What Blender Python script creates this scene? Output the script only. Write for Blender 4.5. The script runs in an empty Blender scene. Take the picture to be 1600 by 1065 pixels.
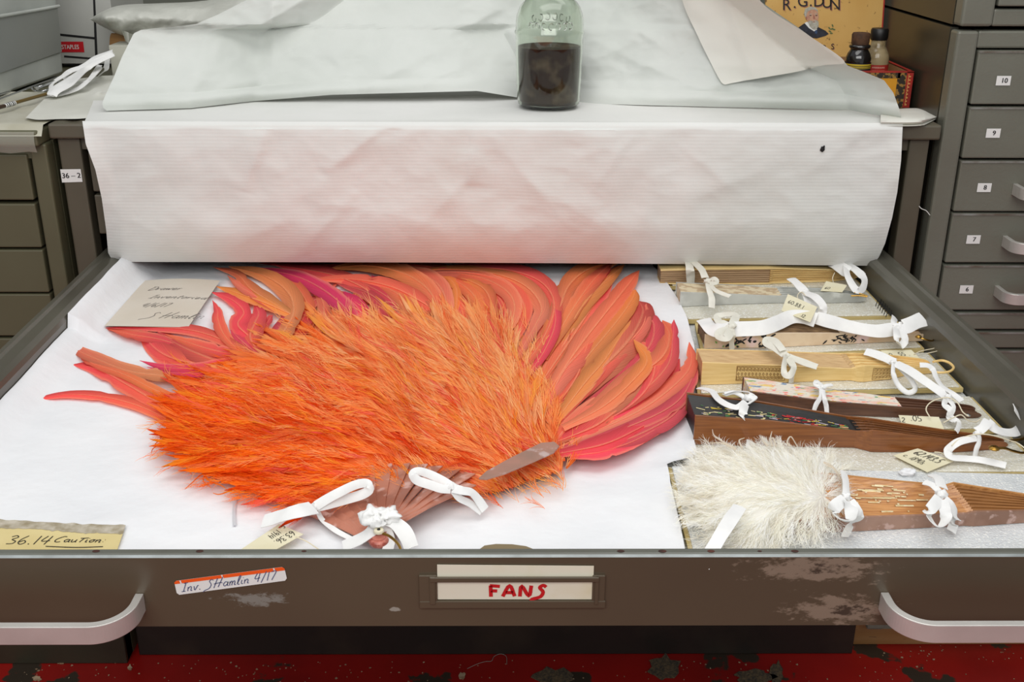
import bpy, bmesh, math, random
from mathutils import Vector, Matrix, noise
random.seed(7)
C = bpy.context.scene.collection
RZ = 0.757                       # height of the open drawer's rim above the floor
F_PX, CX, CY = 1701.56, 800.0, 532.5
CAM = Vector((-0.006, -0.784, RZ + 0.513))
PITCH, YAW, ROLL = math.radians(22.247), math.radians(0.477), math.radians(-0.1885)
FWD = Vector((math.sin(YAW)*math.cos(PITCH), math.cos(YAW)*math.cos(PITCH), -math.sin(PITCH)))
_rt = Vector((math.cos(YAW), -math.sin(YAW), 0)); _dn = FWD.cross(_rt)
RT = math.cos(ROLL)*_rt + math.sin(ROLL)*_dn
DN = -math.sin(ROLL)*_rt + math.cos(ROLL)*_dn

def ray(x, y): return FWD + RT*((x-CX)/F_PX) + DN*((y-CY)/F_PX)
def pz(x, y, z=-0.045):          # point of the photograph on a level plane, z measured from the drawer rim
    r = ray(x, y); return CAM + r*((RZ+z-CAM.z)/r.z)
def py(x, y, Y):                 # point of the photograph on an upright plane
    r = ray(x, y); return CAM + r*((Y-CAM.y)/r.y)
def px_m(p):                     # metres per pixel at a point
    return (p-CAM).dot(FWD)/F_PX

def s2l(c):
    f = lambda v: v/12.92 if v <= .04045 else ((v+.055)/1.055)**2.4
    return tuple(f(v/255.0) for v in c[:3])
def lerp(a, b, t): return a+(b-a)*t
def mix(a, b, t): return tuple(x+(y-x)*t for x, y in zip(a, b))
def sstep(t):
    t = max(0., min(1., t)); return t*t*(3-2*t)
def curve_at(tab, v):            # piecewise-linear table
    if v <= tab[0][0]: return tab[0][1]
    for (a, p), (b, q) in zip(tab, tab[1:]):
        if v <= b: return p+(q-p)*((v-a)/(b-a) if b > a else 0)
    return tab[-1][1]
def catmull(pts, n):             # smooth curve through points (tuples or Vectors)
    P = [Vector(p) for p in pts]; P = [P[0]*2-P[1]]+P+[P[-1]*2-P[-2]]
    out = []; segs = len(P)-3
    for k in range(n+1):
        u = k/n*segs; i = min(int(u), segs-1); t = u-i
        a, b, c, d = P[i:i+4]
        out.append(0.5*((2*b)+(c-a)*t+(2*a-5*b+4*c-d)*t*t+(3*b-a-3*c+d)*t**3))
    return out

# ---------------------------------------------------------------- materials
MATS = {}
def mat(name, col, rough=.55, metal=0., col2=None, nscale=6., ncon=(.35, .65), bump=None, spec=.5, stretch=None, col3=None, n3=40., c3=(.62, .68), alpha=None, trans=0, ior=1.45, coat=0, emit=None, sheen=0):
    if name in MATS: return MATS[name]
    m = bpy.data.materials.new(name); m.use_nodes = True; nt = m.node_tree; N, L = nt.nodes, nt.links
    b = N['Principled BSDF']; b.inputs['Roughness'].default_value = rough; b.inputs['Metallic'].default_value = metal
    b.inputs['Specular IOR Level'].default_value = spec
    c = s2l(col)+(1,); b.inputs['Base Color'].default_value = c
    tc = N.new('ShaderNodeTexCoord'); vec = tc.outputs['Object']
    if stretch:
        mp = N.new('ShaderNodeMapping'); mp.inputs['Scale'].default_value = stretch; L.new(vec, mp.inputs[0]); vec = mp.outputs[0]
    def noisefac(sc, con, det=6):
        nz = N.new('ShaderNodeTexNoise'); nz.inputs['Scale'].default_value = sc; nz.inputs['Detail'].default_value = det; L.new(vec, nz.inputs['Vector'])
        mr = N.new('ShaderNodeMapRange'); mr.inputs[1].default_value = con[0]; mr.inputs[2].default_value = con[1]; L.new(nz.outputs['Fac'], mr.inputs[0])
        return mr.outputs[0]
    cur = None
    def mixer(a, bcol, fac):
        mx = N.new('ShaderNodeMix'); mx.data_type = 'RGBA'
        if a is None: mx.inputs[6].default_value = c
        else: L.new(a, mx.inputs[6])
        mx.inputs[7].default_value = s2l(bcol)+(1,); L.new(fac, mx.inputs[0]); return mx.outputs[2]
    if col2: cur = mixer(cur, col2, noisefac(nscale, ncon))
    if col3: cur = mixer(cur, col3, noisefac(n3, c3, 8))
    if cur: L.new(cur, b.inputs['Base Color'])
    if bump:
        nz = N.new('ShaderNodeTexNoise'); nz.inputs['Scale'].default_value = bump[0]; nz.inputs['Detail'].default_value = 5; L.new(vec, nz.inputs['Vector'])
        bp = N.new('ShaderNodeBump'); bp.inputs['Strength'].default_value = bump[1]; bp.inputs['Distance'].default_value = bump[2] if len(bump) > 2 else .002
        L.new(nz.outputs['Fac'], bp.inputs['Height']); L.new(bp.outputs[0], b.inputs['Normal'])
    if alpha is not None: b.inputs['Alpha'].default_value = alpha
    if trans: b.inputs['Transmission Weight'].default_value = trans; b.inputs['IOR'].default_value = ior
    if coat: b.inputs['Coat Weight'].default_value = coat
    if sheen: b.inputs['Sheen Weight'].default_value = sheen
    MATS[name] = m; return m

def vmat(name, rough=.6, translucent=.25, barbs=0., sheen=.0, spec=.3):   # colour from the mesh's own colour attribute
    m = bpy.data.materials.new(name); m.use_nodes = True; nt = m.node_tree; N, L = nt.nodes, nt.links
    b = N['Principled BSDF']; b.inputs['Roughness'].default_value = rough; b.inputs['Specular IOR Level'].default_value = spec
    at = N.new('ShaderNodeAttribute'); at.attribute_name = 'Col'; col = at.outputs['Color']
    if barbs:
        uv = N.new('ShaderNodeUVMap'); sp = N.new('ShaderNodeSeparateXYZ'); L.new(uv.outputs[0], sp.inputs[0])
        ab = N.new('ShaderNodeMath'); ab.operation = 'ABSOLUTE'; L.new(sp.outputs[0], ab.inputs[0])
        ml = N.new('ShaderNodeMath'); ml.operation = 'MULTIPLY_ADD'; L.new(ab.outputs[0], ml.inputs[0]); ml.inputs[1].default_value = -.55; L.new(sp.outputs[1], ml.inputs[2])
        cb = N.new('ShaderNodeCombineXYZ'); L.new(ml.outputs[0], cb.inputs[1]); L.new(sp.outputs[2], cb.inputs[2])
        mp = N.new('ShaderNodeMapping'); mp.inputs['Scale'].default_value = (1, 26, 1); L.new(cb.outputs[0], mp.inputs[0])
        nz = N.new('ShaderNodeTexNoise'); nz.inputs['Scale'].default_value = 1.6; nz.inputs['Detail'].default_value = 5; nz.inputs['Roughness'].default_value = .7; L.new(mp.outputs[0], nz.inputs[0])
        mr = N.new('ShaderNodeMapRange'); mr.inputs[1].default_value = .35; mr.inputs[2].default_value = .65; mr.inputs[3].default_value = 1-barbs*.62; mr.inputs[4].default_value = 1+barbs*.55; L.new(nz.outputs['Fac'], mr.inputs[0])
        vm = N.new('ShaderNodeVectorMath'); vm.operation = 'SCALE'; L.new(col, vm.inputs[0]); L.new(mr.outputs[0], vm.inputs['Scale']); col = vm.outputs[0]
        bp = N.new('ShaderNodeBump'); bp.inputs['Strength'].default_value = .35; bp.inputs['Distance'].default_value = .0012; L.new(nz.outputs['Fac'], bp.inputs['Height']); L.new(bp.outputs[0], b.inputs['Normal'])
    L.new(col, b.inputs['Base Color'])
    if sheen: b.inputs['Sheen Weight'].default_value = sheen
    if translucent:
        tr = N.new('ShaderNodeBsdfTranslucent'); L.new(col, tr.inputs[0]); ms = N.new('ShaderNodeMixShader'); ms.inputs[0].default_value = translucent
        L.new(b.outputs[0], ms.inputs[1]); L.new(tr.outputs[0], ms.inputs[2]); L.new(ms.outputs[0], N['Material Output'].inputs[0])
    MATS[name] = m; return m

# ---------------------------------------------------------------- objects
def tag(o, label, cat, group=None, kind=None):
    if label: o['label'] = label
    if cat: o['category'] = cat
    if group: o['group'] = group
    if kind: o['kind'] = kind
    return o
def thing(name, label, cat, loc, group=None):
    o = bpy.data.objects.new(name, None); C.objects.link(o); o.location = loc; o.empty_display_size = .02
    return tag(o, label, cat, group)

class MB:
    def __init__(s): s.v = []; s.f = []; s.m = []; s.uv = []; s.c = []
    def add(s, verts, faces, mi=0, cols=None, uvs=None):
        o = len(s.v); s.v += [Vector(v) for v in verts]
        if cols is not None: s.c += cols
        if uvs is not None: s.uv += uvs
        for f in faces: s.f.append([i+o for i in f]); s.m.append(mi)
    def box(s, a, b, mi=0):
        (x0, y0, z0), (x1, y1, z1) = a, b
        s.add([(x0,y0,z0),(x1,y0,z0),(x1,y1,z0),(x0,y1,z0),(x0,y0,z1),(x1,y0,z1),(x1,y1,z1),(x0,y1,z1)],
              [(0,3,2,1),(4,5,6,7),(0,1,5,4),(1,2,6,5),(2,3,7,6),(3,0,4,7)], mi); return s
    def hexa(s, bot, top, mi=0):             # two quads
        s.add(list(bot)+list(top), [(0,3,2,1),(4,5,6,7),(0,1,5,4),(1,2,6,5),(2,3,7,6),(3,0,4,7)], mi); return s
    def grid(s, rows, mi=0, cols=None, uvs=None):
        n = len(rows[0]); fs = []
        for i in range(len(rows)-1):
            for j in range(n-1): a = i*n+j; fs.append((a, a+1, a+n+1, a+n))
        s.add([p for r in rows for p in r], fs, mi, cols, uvs); return s
    def loft(s, rings, mi=0, caps=True, closed=True):
        n = len(rings[0]); fs = []
        for i in range(len(rings)-1):
            for j in range(n if closed else n-1):
                a = i*n+j; b = i*n+(j+1) % n; fs.append((a, b, b+n, a+n))
        if caps: fs.append(tuple(range(n))[::-1]); fs.append(tuple((len(rings)-1)*n+j for j in range(n)))
        s.add([p for r in rings for p in r], fs, mi); return s
    def tube(s, pts, r, n=8, mi=0, smooth=0):
        P = catmull(pts, smooth) if smooth else [Vector(p) for p in pts]
        rings = []; up = Vector((0, 0, 1))
        for i, p in enumerate(P):
            t = (P[min(i+1, len(P)-1)]-P[max(i-1, 0)]).normalized()
            a = t.cross(up); a = a.normalized() if a.length > 1e-4 else Vector((1, 0, 0)); b = a.cross(t)
            rr = r(i/(len(P)-1)) if callable(r) else r
            rings.append([p+(a*math.cos(2*math.pi*k/n)+b*math.sin(2*math.pi*k/n))*rr for k in range(n)])
        return s.loft(rings, mi)
    def lathe(s, prof, c, n=32, mi=0, caps=True):
        return s.loft([[Vector((c[0]+r*math.cos(2*math.pi*k/n), c[1]+r*math.sin(2*math.pi*k/n), c[2]+z)) for k in range(n)] for r, z in prof], mi, caps)
    def ribbon(s, pts, w, roll=0., th=.0007, n=None, mi=0):
        n = n or max(8, 7*(len(pts)-1)); P = catmull(pts, n); rings = []; up = Vector((0, 0, 1)); last = None
        for i, p in enumerate(P):
            t = (P[min(i+1, n)]-P[max(i-1, 0)]).normalized(); sd = t.cross(up)
            sd = sd.normalized() if sd.length > .15 else (last or Vector((1, 0, 0)))
            if last and sd.dot(last) < -.2: sd = -sd
            last = sd; nr = sd.cross(t).normalized()
            u = i/n; rl = (roll(u) if callable(roll) else roll)*max(-1, min(1, sd.y*3)); ww = (w(u) if callable(w) else w)*(1+.05*math.sin(u*9+pts[0][0]*300))
            d = sd*math.cos(rl)+nr*math.sin(rl); q = d.cross(t)*th*.5
            cv = q*1.6
            rings.append([p-d*ww*.5-q, p-d*ww*.2-q+cv, p+d*ww*.2-q+cv, p+d*ww*.5-q, p+d*ww*.5+q, p+d*ww*.2+q+cv, p-d*ww*.2+q+cv, p-d*ww*.5+q])
        return s.loft(rings, mi)
    def blob(s, c, r, mi=0, seed=0, amp=.25, n=16):
        c = Vector(c); rings = []
        for i in range(n+1):
            th = math.pi*i/n; ring = []
            for k in range(24):
                ph = 2*math.pi*k/24; d = Vector((math.sin(th)*math.cos(ph), math.sin(th)*math.sin(ph), math.cos(th)))
                q = 1+amp*noise.noise(d*1.9+Vector((seed*3.1, 0, 0)))
                ring.append(c+Vector((d.x*r[0], d.y*r[1], d.z*r[2]))*q)
            rings.append(ring)
        return s.loft(rings, mi)
    def poly(s, pts, th=.001, mi=0, up=Vector((0, 0, 1))):   # thin slab from an outline
        n = len(pts); lo = [Vector(p) for p in pts]; hi = [p+up*th for p in lo]
        s.add(lo+hi, [tuple(range(n))[::-1], tuple(range(n, 2*n))]+[(i, (i+1) % n, n+(i+1) % n, n+i) for i in range(n)], mi); return s
    def build(s, name, mats, parent=None, smooth=False, bevel=0, kind=None, label=None):
        me = bpy.data.meshes.new(name)
        if not isinstance(mats, (list, tuple)): mats = [mats]
        # origin at the piece's own base centre
        if parent is not None: org = Vector((0, 0, 0)); org = parent_org(parent)
        else:
            xs = [v.x for v in s.v]; ys = [v.y for v in s.v]; org = Vector(((min(xs)+max(xs))/2, (min(ys)+max(ys))/2, min(v.z for v in s.v)))
        me.from_pydata([v-org for v in s.v], [], s.f)
        for m in mats: me.materials.append(m)
        me.polygons.foreach_set('material_index', s.m)
        if smooth: me.polygons.foreach_set('use_smooth', [True]*len(me.polygons))
        if s.uv and len(s.uv) == len(s.v):
            uv = me.uv_layers.new(name='UVMap')
            for lp in me.loops: uv.data[lp.index].uv = s.uv[lp.vertex_index]
        if s.c and len(s.c) == len(s.v):
            ca = me.color_attributes.new('Col', 'FLOAT_COLOR', 'POINT')
            ca.data.foreach_set('color', [x for c in s.c for x in (c[0], c[1], c[2], 1.)])
        me.update()
        if smooth: me.set_sharp_from_angle(angle=math.radians(75 if name in ('knot', 'loop', 'cotton_tuft') else 48))
        o = bpy.data.objects.new(name, me); C.objects.link(o)
        if parent is not None:
            o.parent = parent
        else: o.location = org
        if bevel:
            bm = bmesh.new(); bm.from_mesh(me); bmesh.ops.recalc_face_normals(bm, faces=bm.faces)
            bmesh.ops.remove_doubles(bm, verts=bm.verts, dist=1e-6)
            es = [e for e in bm.edges if len(e.link_faces) == 2 and e.calc_face_angle(0) > .6]
            bmesh.ops.bevel(bm, geom=es, offset=bevel, segments=2, affect='EDGES', profile=.5, clamp_overlap=True)
            bm.to_mesh(me); bm.free()
        if kind: o['kind'] = kind
        if label: o['label'] = label
        return o
ORG = {}
def parent_org(p):
    o = Vector(p.location)
    if p.parent is not None: o = o + parent_org(p.parent)
    return o
def wobble(p, sc, amp, seed=0.): return noise.noise(Vector((p[0]*sc+seed, p[1]*sc, (p[2] if len(p) > 2 else 0)*sc)))*amp

# ---------------------------------------------------------------- writing
_fonts = {}
def font_mesh(txt, ext=0.):
    if txt in _fonts: return _fonts[txt]
    cu = bpy.data.curves.new('lettering', 'FONT'); cu.body = txt; cu.size = 1; cu.align_x = 'CENTER'; cu.align_y = 'CENTER'; cu.resolution_u = 3
    o = bpy.data.objects.new('lettering', cu); C.objects.link(o); dg = bpy.context.evaluated_depsgraph_get()
    me = bpy.data.meshes.new_from_object(o.evaluated_get(dg)); vs = [tuple(v.co) for v in me.vertices]; fs = [tuple(p.vertices) for p in me.polygons]
    bpy.data.objects.remove(o); bpy.data.curves.remove(cu); bpy.data.meshes.remove(me)
    _fonts[txt] = (vs, fs); return vs, fs
def quad_map(c00, c10, c11, c01, lift=.0004):
    a, b, c, d = (Vector(p) for p in (c00, c10, c11, c01)); n = (b-a).cross(d-a).normalized()
    if n.dot(CAM-a) < 0: n = -n
    def f(u, v, l=lift): return a*(1-u)*(1-v)+b*u*(1-v)+c*u*v+d*(1-u)*v+n*l
    f.size = ((b-a).length, (d-a).length); return f
def put_text(mb, q, txt, u, v, h, mi, xs=1., bold=0):
    vs, fs = font_mesh(txt); W, H = q.size; hh = h*H*1.4   # h = cap height as a share of the quad
    for k in range(3 if bold else 1):
        k *= .5
        mb.add([q(u+(x*hh*xs+(k-.5)*bold*hh)/W, v+y*hh/H, .0004+k*.00005) for x, y, _ in vs], fs, mi)
GL = {
 '0': (.55, [[(.3,1),(.08,.75),(.06,.3),(.25,0),(.46,.25),(.48,.75),(.3,1)]]), '1': (.25, [[(.16,1),(.1,0)]]),
 '2': (.5, [[(.06,.8),(.25,1),(.42,.78),(.3,.45),(.04,.03),(.46,.03)]]), '3': (.5, [[(.06,.85),(.28,1),(.42,.8),(.18,.55),(.44,.35),(.36,.08),(.04,.04)]]),
 '4': (.55, [[(.2,1),(.05,.4),(.5,.45)],[(.44,1),(.34,0)]]), '5': (.5, [[(.46,1),(.14,.97),(.1,.58),(.38,.5),(.4,.12),(.04,.02)]]),
 '6': (.5, [[(.36,1),(.12,.6),(.06,.2),(.25,0),(.44,.22),(.3,.45),(.1,.25)]]), '7': (.5, [[(.05,.97),(.46,1),(.18,0)]]),
 '8': (.5, [[(.4,.9),(.2,1),(.1,.75),(.38,.4),(.36,.06),(.14,0),(.08,.28),(.36,.62),(.4,.9)]]), '9': (.5, [[(.42,.85),(.2,1),(.08,.72),(.24,.52),(.42,.8),(.36,.3),(.28,0)]]),
 '.': (.22, [[(.07,.02),(.11,.06),(.12,.0)]]), ':': (.25, [[(.08,.1),(.12,.12)],[(.12,.48),(.16,.5)]]), '/': (.4, [[(.38,1.1),(.04,-.15)]]), ' ': (.3, []),
 'a': (.5, [[(.42,.42),(.2,.5),(.05,.25),(.18,.02),(.4,.22),(.44,.48),(.42,.08),(.54,.03)]]), 'c': (.45, [[(.4,.42),(.22,.5),(.06,.26),(.18,.02),(.42,.08)]]),
 'd': (.52, [[(.4,.42),(.2,.5),(.05,.25),(.18,.02),(.4,.2),(.52,1.),(.42,.1),(.55,.03)]]), 'e': (.45, [[(.05,.22),(.36,.32),(.26,.5),(.08,.36),(.1,.06),(.26,0),(.44,.12)]]),
 'i': (.22, [[(.08,.48),(.06,.08),(.22,.03)],[(.14,.7),(.18,.74)]]), 'l': (.26, [[(.02,.1),(.26,.85),(.18,1),(.08,.6),(.08,.05),(.25,.04)]]),
 'm': (.62, [[(.03,.48),(.05,0)],[(.05,.28),(.18,.5),(.26,.35),(.24,0)],[(.25,.28),(.42,.5),(.5,.35),(.48,.04),(.62,.04)]]), 'n': (.45, [[(.03,.48),(.05,0)],[(.05,.28),(.22,.5),(.34,.38),(.32,.04),(.45,.04)]]),
 'o': (.45, [[(.25,.5),(.06,.3),(.14,.02),(.36,.14),(.34,.44),(.22,.5),(.46,.46)]]), 'r': (.36, [[(.04,.48),(.06,0)],[(.06,.25),(.2,.48),(.34,.44)]]), 's': (.36, [[(.34,.44),(.14,.48),(.12,.32),(.3,.2),(.26,.02),(.02,.04)]]),
 't': (.32, [[(.18,.9),(.1,.08),(.28,.03)],[(-.02,.6),(.32,.64)]]), 'u': (.48, [[(.05,.48),(.06,.1),(.2,.02),(.36,.2),(.4,.48),(.38,.08),(.5,.03)]]), 'v': (.42, [[(.03,.48),(.16,.02),(.36,.5),(.44,.46)]]),
 'w': (.6, [[(.03,.48),(.12,.02),(.28,.4),(.36,.02),(.54,.5),(.62,.44)]]), 'C': (.7, [[(.75,.98),(.5,1.),(.14,.55),(.1,.15),(.3,-.02),(.56,.06)]]), 'D': (.7, [[(.22,.95),(.08,.02),(.4,.05),(.68,.5),(.5,.95),(.02,.96)]]),
 'I': (.4, [[(.05,.95),(.42,1)],[(.24,.97),(.14,.02)],[(-.04,.02),(.32,.03)]]), 'S': (.6, [[(.56,.85),(.4,1),(.22,.8),(.42,.42),(.3,.0),(-.1,-.2),(-.2,-.35)]]), 'H': (.75, [[(.24,1.05),(.04,-.05)],[(.72,1.15),(.42,.0)],[(-.02,.42),(.6,.5),(.75,.4)]]),
 'T': (.5, [[(.3,.75),(.2,0)],[(.02,.72),(.62,.82)]]), 'F': (.66, [[(.08,.97),(.15,.0)],[(.04,.96),(.58,.9)],[(.12,.52),(.46,.5)]]), 'A': (.8, [[(.04,.02),(.36,.98),(.68,.04)],[(.18,.36),(.58,.36)]]),
 'N': (.8, [[(.08,.02),(.12,.95),(.56,.06),(.64,.98)]]), 'Z': (.6, [[(.56,.92),(.3,1),(.1,.82),(.46,.62),(.5,.3),(.3,.0),(.04,.1)]]),
}
def write(mb, q, txt, u, v, h, pen, mi, slant=.15, xs=1., lift=.0005):   # handwriting: flat pen strokes on a quad; h in metres
    W, H = q.size; x = 0.
    for ch in txt:
        w, strokes = GL[ch]
        for st in strokes:
            P = catmull([(a+x+b*slant, b, 0) for a, b in st], max(3, 4*(len(st)-1)))
            pts = [q(u+p.x*h*xs/W, v+p.y*h/H, lift) for p in P]; n = (q(0, 0, 1)-q(0, 0, 0)).normalized(); L, R = [], []
            for i, p in enumerate(pts):
                t = (pts[min(i+1, len(pts)-1)]-pts[max(i-1, 0)]); t = t.normalized() if t.length > 1e-9 else Vector((1, 0, 0)); sd = n.cross(t)*pen*.5
                L.append(p+sd); R.append(p-sd)
            mb.grid([L, R], mi)
        x += w+.08
    return x*h*xs/W
# ================================================================ camera, light
cd = bpy.data.cameras.new('camera'); cam = bpy.data.objects.new('camera', cd); C.objects.link(cam)
cd.sensor_width = 36; cd.lens = F_PX/1600*36; cd.clip_start = .01
m3 = Matrix((RT, -DN, -FWD)).transposed(); cam.matrix_world = Matrix.Translation(CAM) @ m3.to_4x4()
bpy.context.scene.camera = cam
def area(name, loc, target, sx, sy, power, col=(1, 1, 1)):
    l = bpy.data.lights.new(name, 'AREA'); l.shape = 'RECTANGLE'; l.size = sx; l.size_y = sy; l.energy = power; l.color = col
    o = bpy.data.objects.new(name, l); C.objects.link(o); o.location = loc
    o.rotation_euler = (Vector(target)-Vector(loc)).to_track_quat('-Z', 'Y').to_euler(); return o
area('ceiling_or_front_light', (0.1, .05, 2.75), (0.05, .3, 0), 2.2, 1.0, 17, (1, .985, .96))
area('ceiling_or_front_light', (-.2, -1.5, 2.15), (0, .6, .7), 2.4, 1.0, 31, (1, .985, .96))  # soft front light added behind the camera to brighten, below ceiling height
area('ceiling_or_front_light', (0.3, 1.35, 2.7), (0.1, .9, 0.8), 2.0, .5, 6, (1, .985, .96))
w = bpy.data.worlds.new('world'); bpy.context.scene.world = w; w.use_nodes = True
w.node_tree.nodes['Background'].inputs[0].default_value = (.93, .96, 1, 1); w.node_tree.nodes['Background'].inputs[1].default_value = .38
cy = bpy.context.scene.cycles; cy.max_bounces = 16; cy.diffuse_bounces = 10; cy.transmission_bounces = 14
vs_ = bpy.context.scene.view_settings; vs_.view_transform = 'Standard'; vs_.look = 'None'; vs_.exposure = 0.0; vs_.gamma = 1.0

# ================================================================ materials
m_floor = mat('red_floor_paint', (168, 22, 15), .42, col2=(138, 15, 11), nscale=4, col3=(58, 48, 38), n3=7.5, c3=(.60, .615), bump=(30, .25))
m_steel = mat('grey_green_enamel', (96, 91, 77), .42, col2=(84, 77, 63), nscale=5, bump=(160, .12, .0006), spec=.45)
m_steel_left = mat('olive_grey_enamel', (98, 96, 73), .5, col2=(88, 84, 62), nscale=4, bump=(160, .1, .0006))
m_steel_right = mat('hammered_grey_enamel', (118, 120, 108), .38, col2=(102, 99, 88), nscale=3, bump=(230, .35, .0008), spec=.5)
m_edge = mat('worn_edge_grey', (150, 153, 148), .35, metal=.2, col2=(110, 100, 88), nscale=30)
m_front = mat('brown_grey_enamel', (88, 77, 61), .33, col2=(80, 69, 55), nscale=3, bump=(140, .08, .0006), spec=.5)
m_side = mat('drawer_side_grey', (92, 90, 80), .28, col2=(76, 73, 64), nscale=5, bump=(60, .06, .001), spec=.55)
def worn_patches(m, patches):        # areas of rubbed-off paint on the drawer front
    nt = m.node_tree; N, L = nt.nodes, nt.links; b = N['Principled BSDF']; src = b.inputs['Base Color'].links[0].from_socket
    tc = [n for n in N if n.type == 'TEX_COORD'][0].outputs['Object']
    for (cx, cz, rx, rz, colr, sc, lo) in patches:
        mp = N.new('ShaderNodeMapping'); mp.vector_type = 'POINT'; mp.inputs['Scale'].default_value = (1/rx, 0, 1/rz); mp.inputs['Location'].default_value = (-cx/rx, 0, -cz/rz); L.new(tc, mp.inputs[0])
        ln = N.new('ShaderNodeVectorMath'); ln.operation = 'LENGTH'; L.new(mp.outputs[0], ln.inputs[0])
        nz = N.new('ShaderNodeTexNoise'); nz.inputs['Scale'].default_value = sc; nz.inputs['Detail'].default_value = 8; nz.inputs['Roughness'].default_value = .7
        m2 = N.new('ShaderNodeMapping'); m2.inputs['Scale'].default_value = (1, 1, 2.2); m2.inputs['Rotation'].default_value = (0, -.5, 0); L.new(tc, m2.inputs[0]); L.new(m2.outputs[0], nz.inputs['Vector'])
        sb = N.new('ShaderNodeMath'); sb.operation = 'MULTIPLY_ADD'; L.new(ln.outputs['Value'], sb.inputs[0]); sb.inputs[1].default_value = -.32; L.new(nz.outputs['Fac'], sb.inputs[2])
        mr = N.new('ShaderNodeMapRange'); mr.inputs[1].default_value = lo; mr.inputs[2].default_value = lo+.10; L.new(sb.outputs[0], mr.inputs[0])
        mx = N.new('ShaderNodeMix'); mx.data_type = 'RGBA'; L.new(src, mx.inputs[6]); mx.inputs[7].default_value = s2l(colr)+(1,); L.new(mr.outputs[0], mx.inputs[0]); src = mx.outputs[2]
    L.new(src, b.inputs['Base Color'])
def fxz(x, y): p = py(x, y, -.004); return p.x, p.z-(RZ-.0725)
worn_patches(m_front, [(*fxz(1275, 890), .055, .018, (132, 116, 100), 55, .22), (*fxz(1315, 952), .050, .016, (132, 116, 100), 55, .22), (*fxz(395, 937), .035, .009, (128, 126, 118), 70, .26), (*fxz(1282, 888), .035, .012, (66, 58, 48), 70, .34), (*fxz(1325, 953), .03, .010, (66, 58, 48), 70, .34), (*fxz(618, 951), .004, .002, (150, 146, 136), 90, .15)])
m_dark = mat('dark_inside', (16, 14, 12), .8)
m_kick = mat('dark_base_enamel', (34, 29, 24), .5, col2=(50, 42, 32), nscale=9, ncon=(.5, .75), bump=(60, .2))
m_kick_left = mat('olive_base_enamel', (62, 57, 42), .5, col2=(46, 41, 30), nscale=5)
m_alu = mat('brushed_aluminium', (226, 223, 217), .38, metal=.55, col2=(206, 202, 196), nscale=14, bump=(300, .05, .0004))
m_rust = mat('rust', (84, 44, 32), .8, col2=(50, 30, 24), nscale=90)
m_scuff = mat('scuffed_paint', (112, 98, 84), .6, col2=(72, 62, 52), nscale=60, ncon=(.45, .55))
m_label = mat('white_label', (232, 233, 230), .5)
m_ink = mat('black_ink', (22, 21, 22), .6)
m_wallb = mat('grey_green_wall', (128, 130, 118), .8, col2=(112, 113, 102), nscale=2)
m_wood_base = mat('tan_board', (168, 128, 84), .55, col2=(140, 96, 48), nscale=3, stretch=(1, 8, 8), col3=(60, 52, 46), n3=40, c3=(.66, .7))

# ================================================================ the room
mb = MB(); mb.box((-3.6, -2.6, -.05), (3.6, 2.2, 0)); mb.build('floor', m_floor, kind='structure')
mb = MB(); mb.box((-3.6, 2.15, 0), (3.6, 2.2, 2.9)); mb.build('wall_back', m_wallb, kind='structure')

# loose grit and lint lying on the red floor
m_chip = mat('pale_paint_flake', (196, 172, 142), .8, col2=(150, 120, 92), nscale=60)
m_grit = mat('dark_grit', (62, 56, 48), .9, col2=(110, 92, 66), nscale=200, bump=(400, .8))
def fpt(x, y): return pz(x, y, -RZ+.0006)
mb = MB()
for i in range(520):
    x, y = random.uniform(-60, 1660), random.uniform(1008, 1110)
    if y < 1030 and x < 1335: continue
    p = fpt(x, y); s = random.choice((.0008, .001, .0012, .002)); a = random.uniform(0, 6.3)
    mb.poly([p+Vector((math.cos(a+k*1.57)*s*random.uniform(.5, 1.6), math.sin(a+k*1.57)*s*random.uniform(.5, 1.6), 0)) for k in range(4)], .0006)
mb.build('floor_grit', m_chip, kind='stuff')['label'] = 'pale specks and grit scattered over the red painted floor'
def flake(x, y, w, h, seed, m, name, label, group, cat):
    r = random.Random(seed); n = 16; mb = MB()
    pts = [fpt(x+w*.5*math.cos(k/n*6.283)*r.uniform(.55, 1.15), y+h*.5*math.sin(k/n*6.283)*r.uniform(.55, 1.15)) for k in range(n)]
    mb.poly(pts[::-1], .0015); o = mb.build(name, m); tag(o, label, cat, group); return o
flake(58, 1060, 16, 10, 1, m_chip, 'paint_flake', 'pale paint flake on the red floor under the left handle', 'floor flakes', 'paint flake')
flake(203, 1043, 7, 10, 2, m_chip, 'paint_flake', 'small upright pale flake on the red floor below the gap between cabinet bases', 'floor flakes', 'paint flake')
flake(722, 1056, 12, 13, 3, m_chip, 'paint_flake', 'tan square flake on the red floor left of the lint thread', 'floor flakes', 'paint flake')
flake(96, 1033, 18, 9, 14, m_chip, 'paint_flake', 'flat tan flake on the red floor nearest the left cabinet base', 'floor flakes', 'paint flake')
flake(868, 1058, 74, 34, 4, m_grit, 'bare_floor_patch', 'dark worn patch in the red floor paint below the FANS card', 'bare patches in the floor paint', 'worn patch')
flake(1034, 1042, 56, 44, 5, m_grit, 'bare_floor_patch', 'largest dark worn patch in the red floor paint at the centre', 'bare patches in the floor paint', 'worn patch')
flake(1180, 1058, 70, 26, 6, m_grit, 'bare_floor_patch', 'dark crumbly worn patch in the red floor paint, right of the largest', 'bare patches in the floor paint', 'worn patch')
flake(1213, 1052, 24, 44, 7, m_grit, 'bare_floor_patch', 'dark worn strip in the red floor paint under the right end of the dark base', 'bare patches in the floor paint', 'worn patch')
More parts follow.
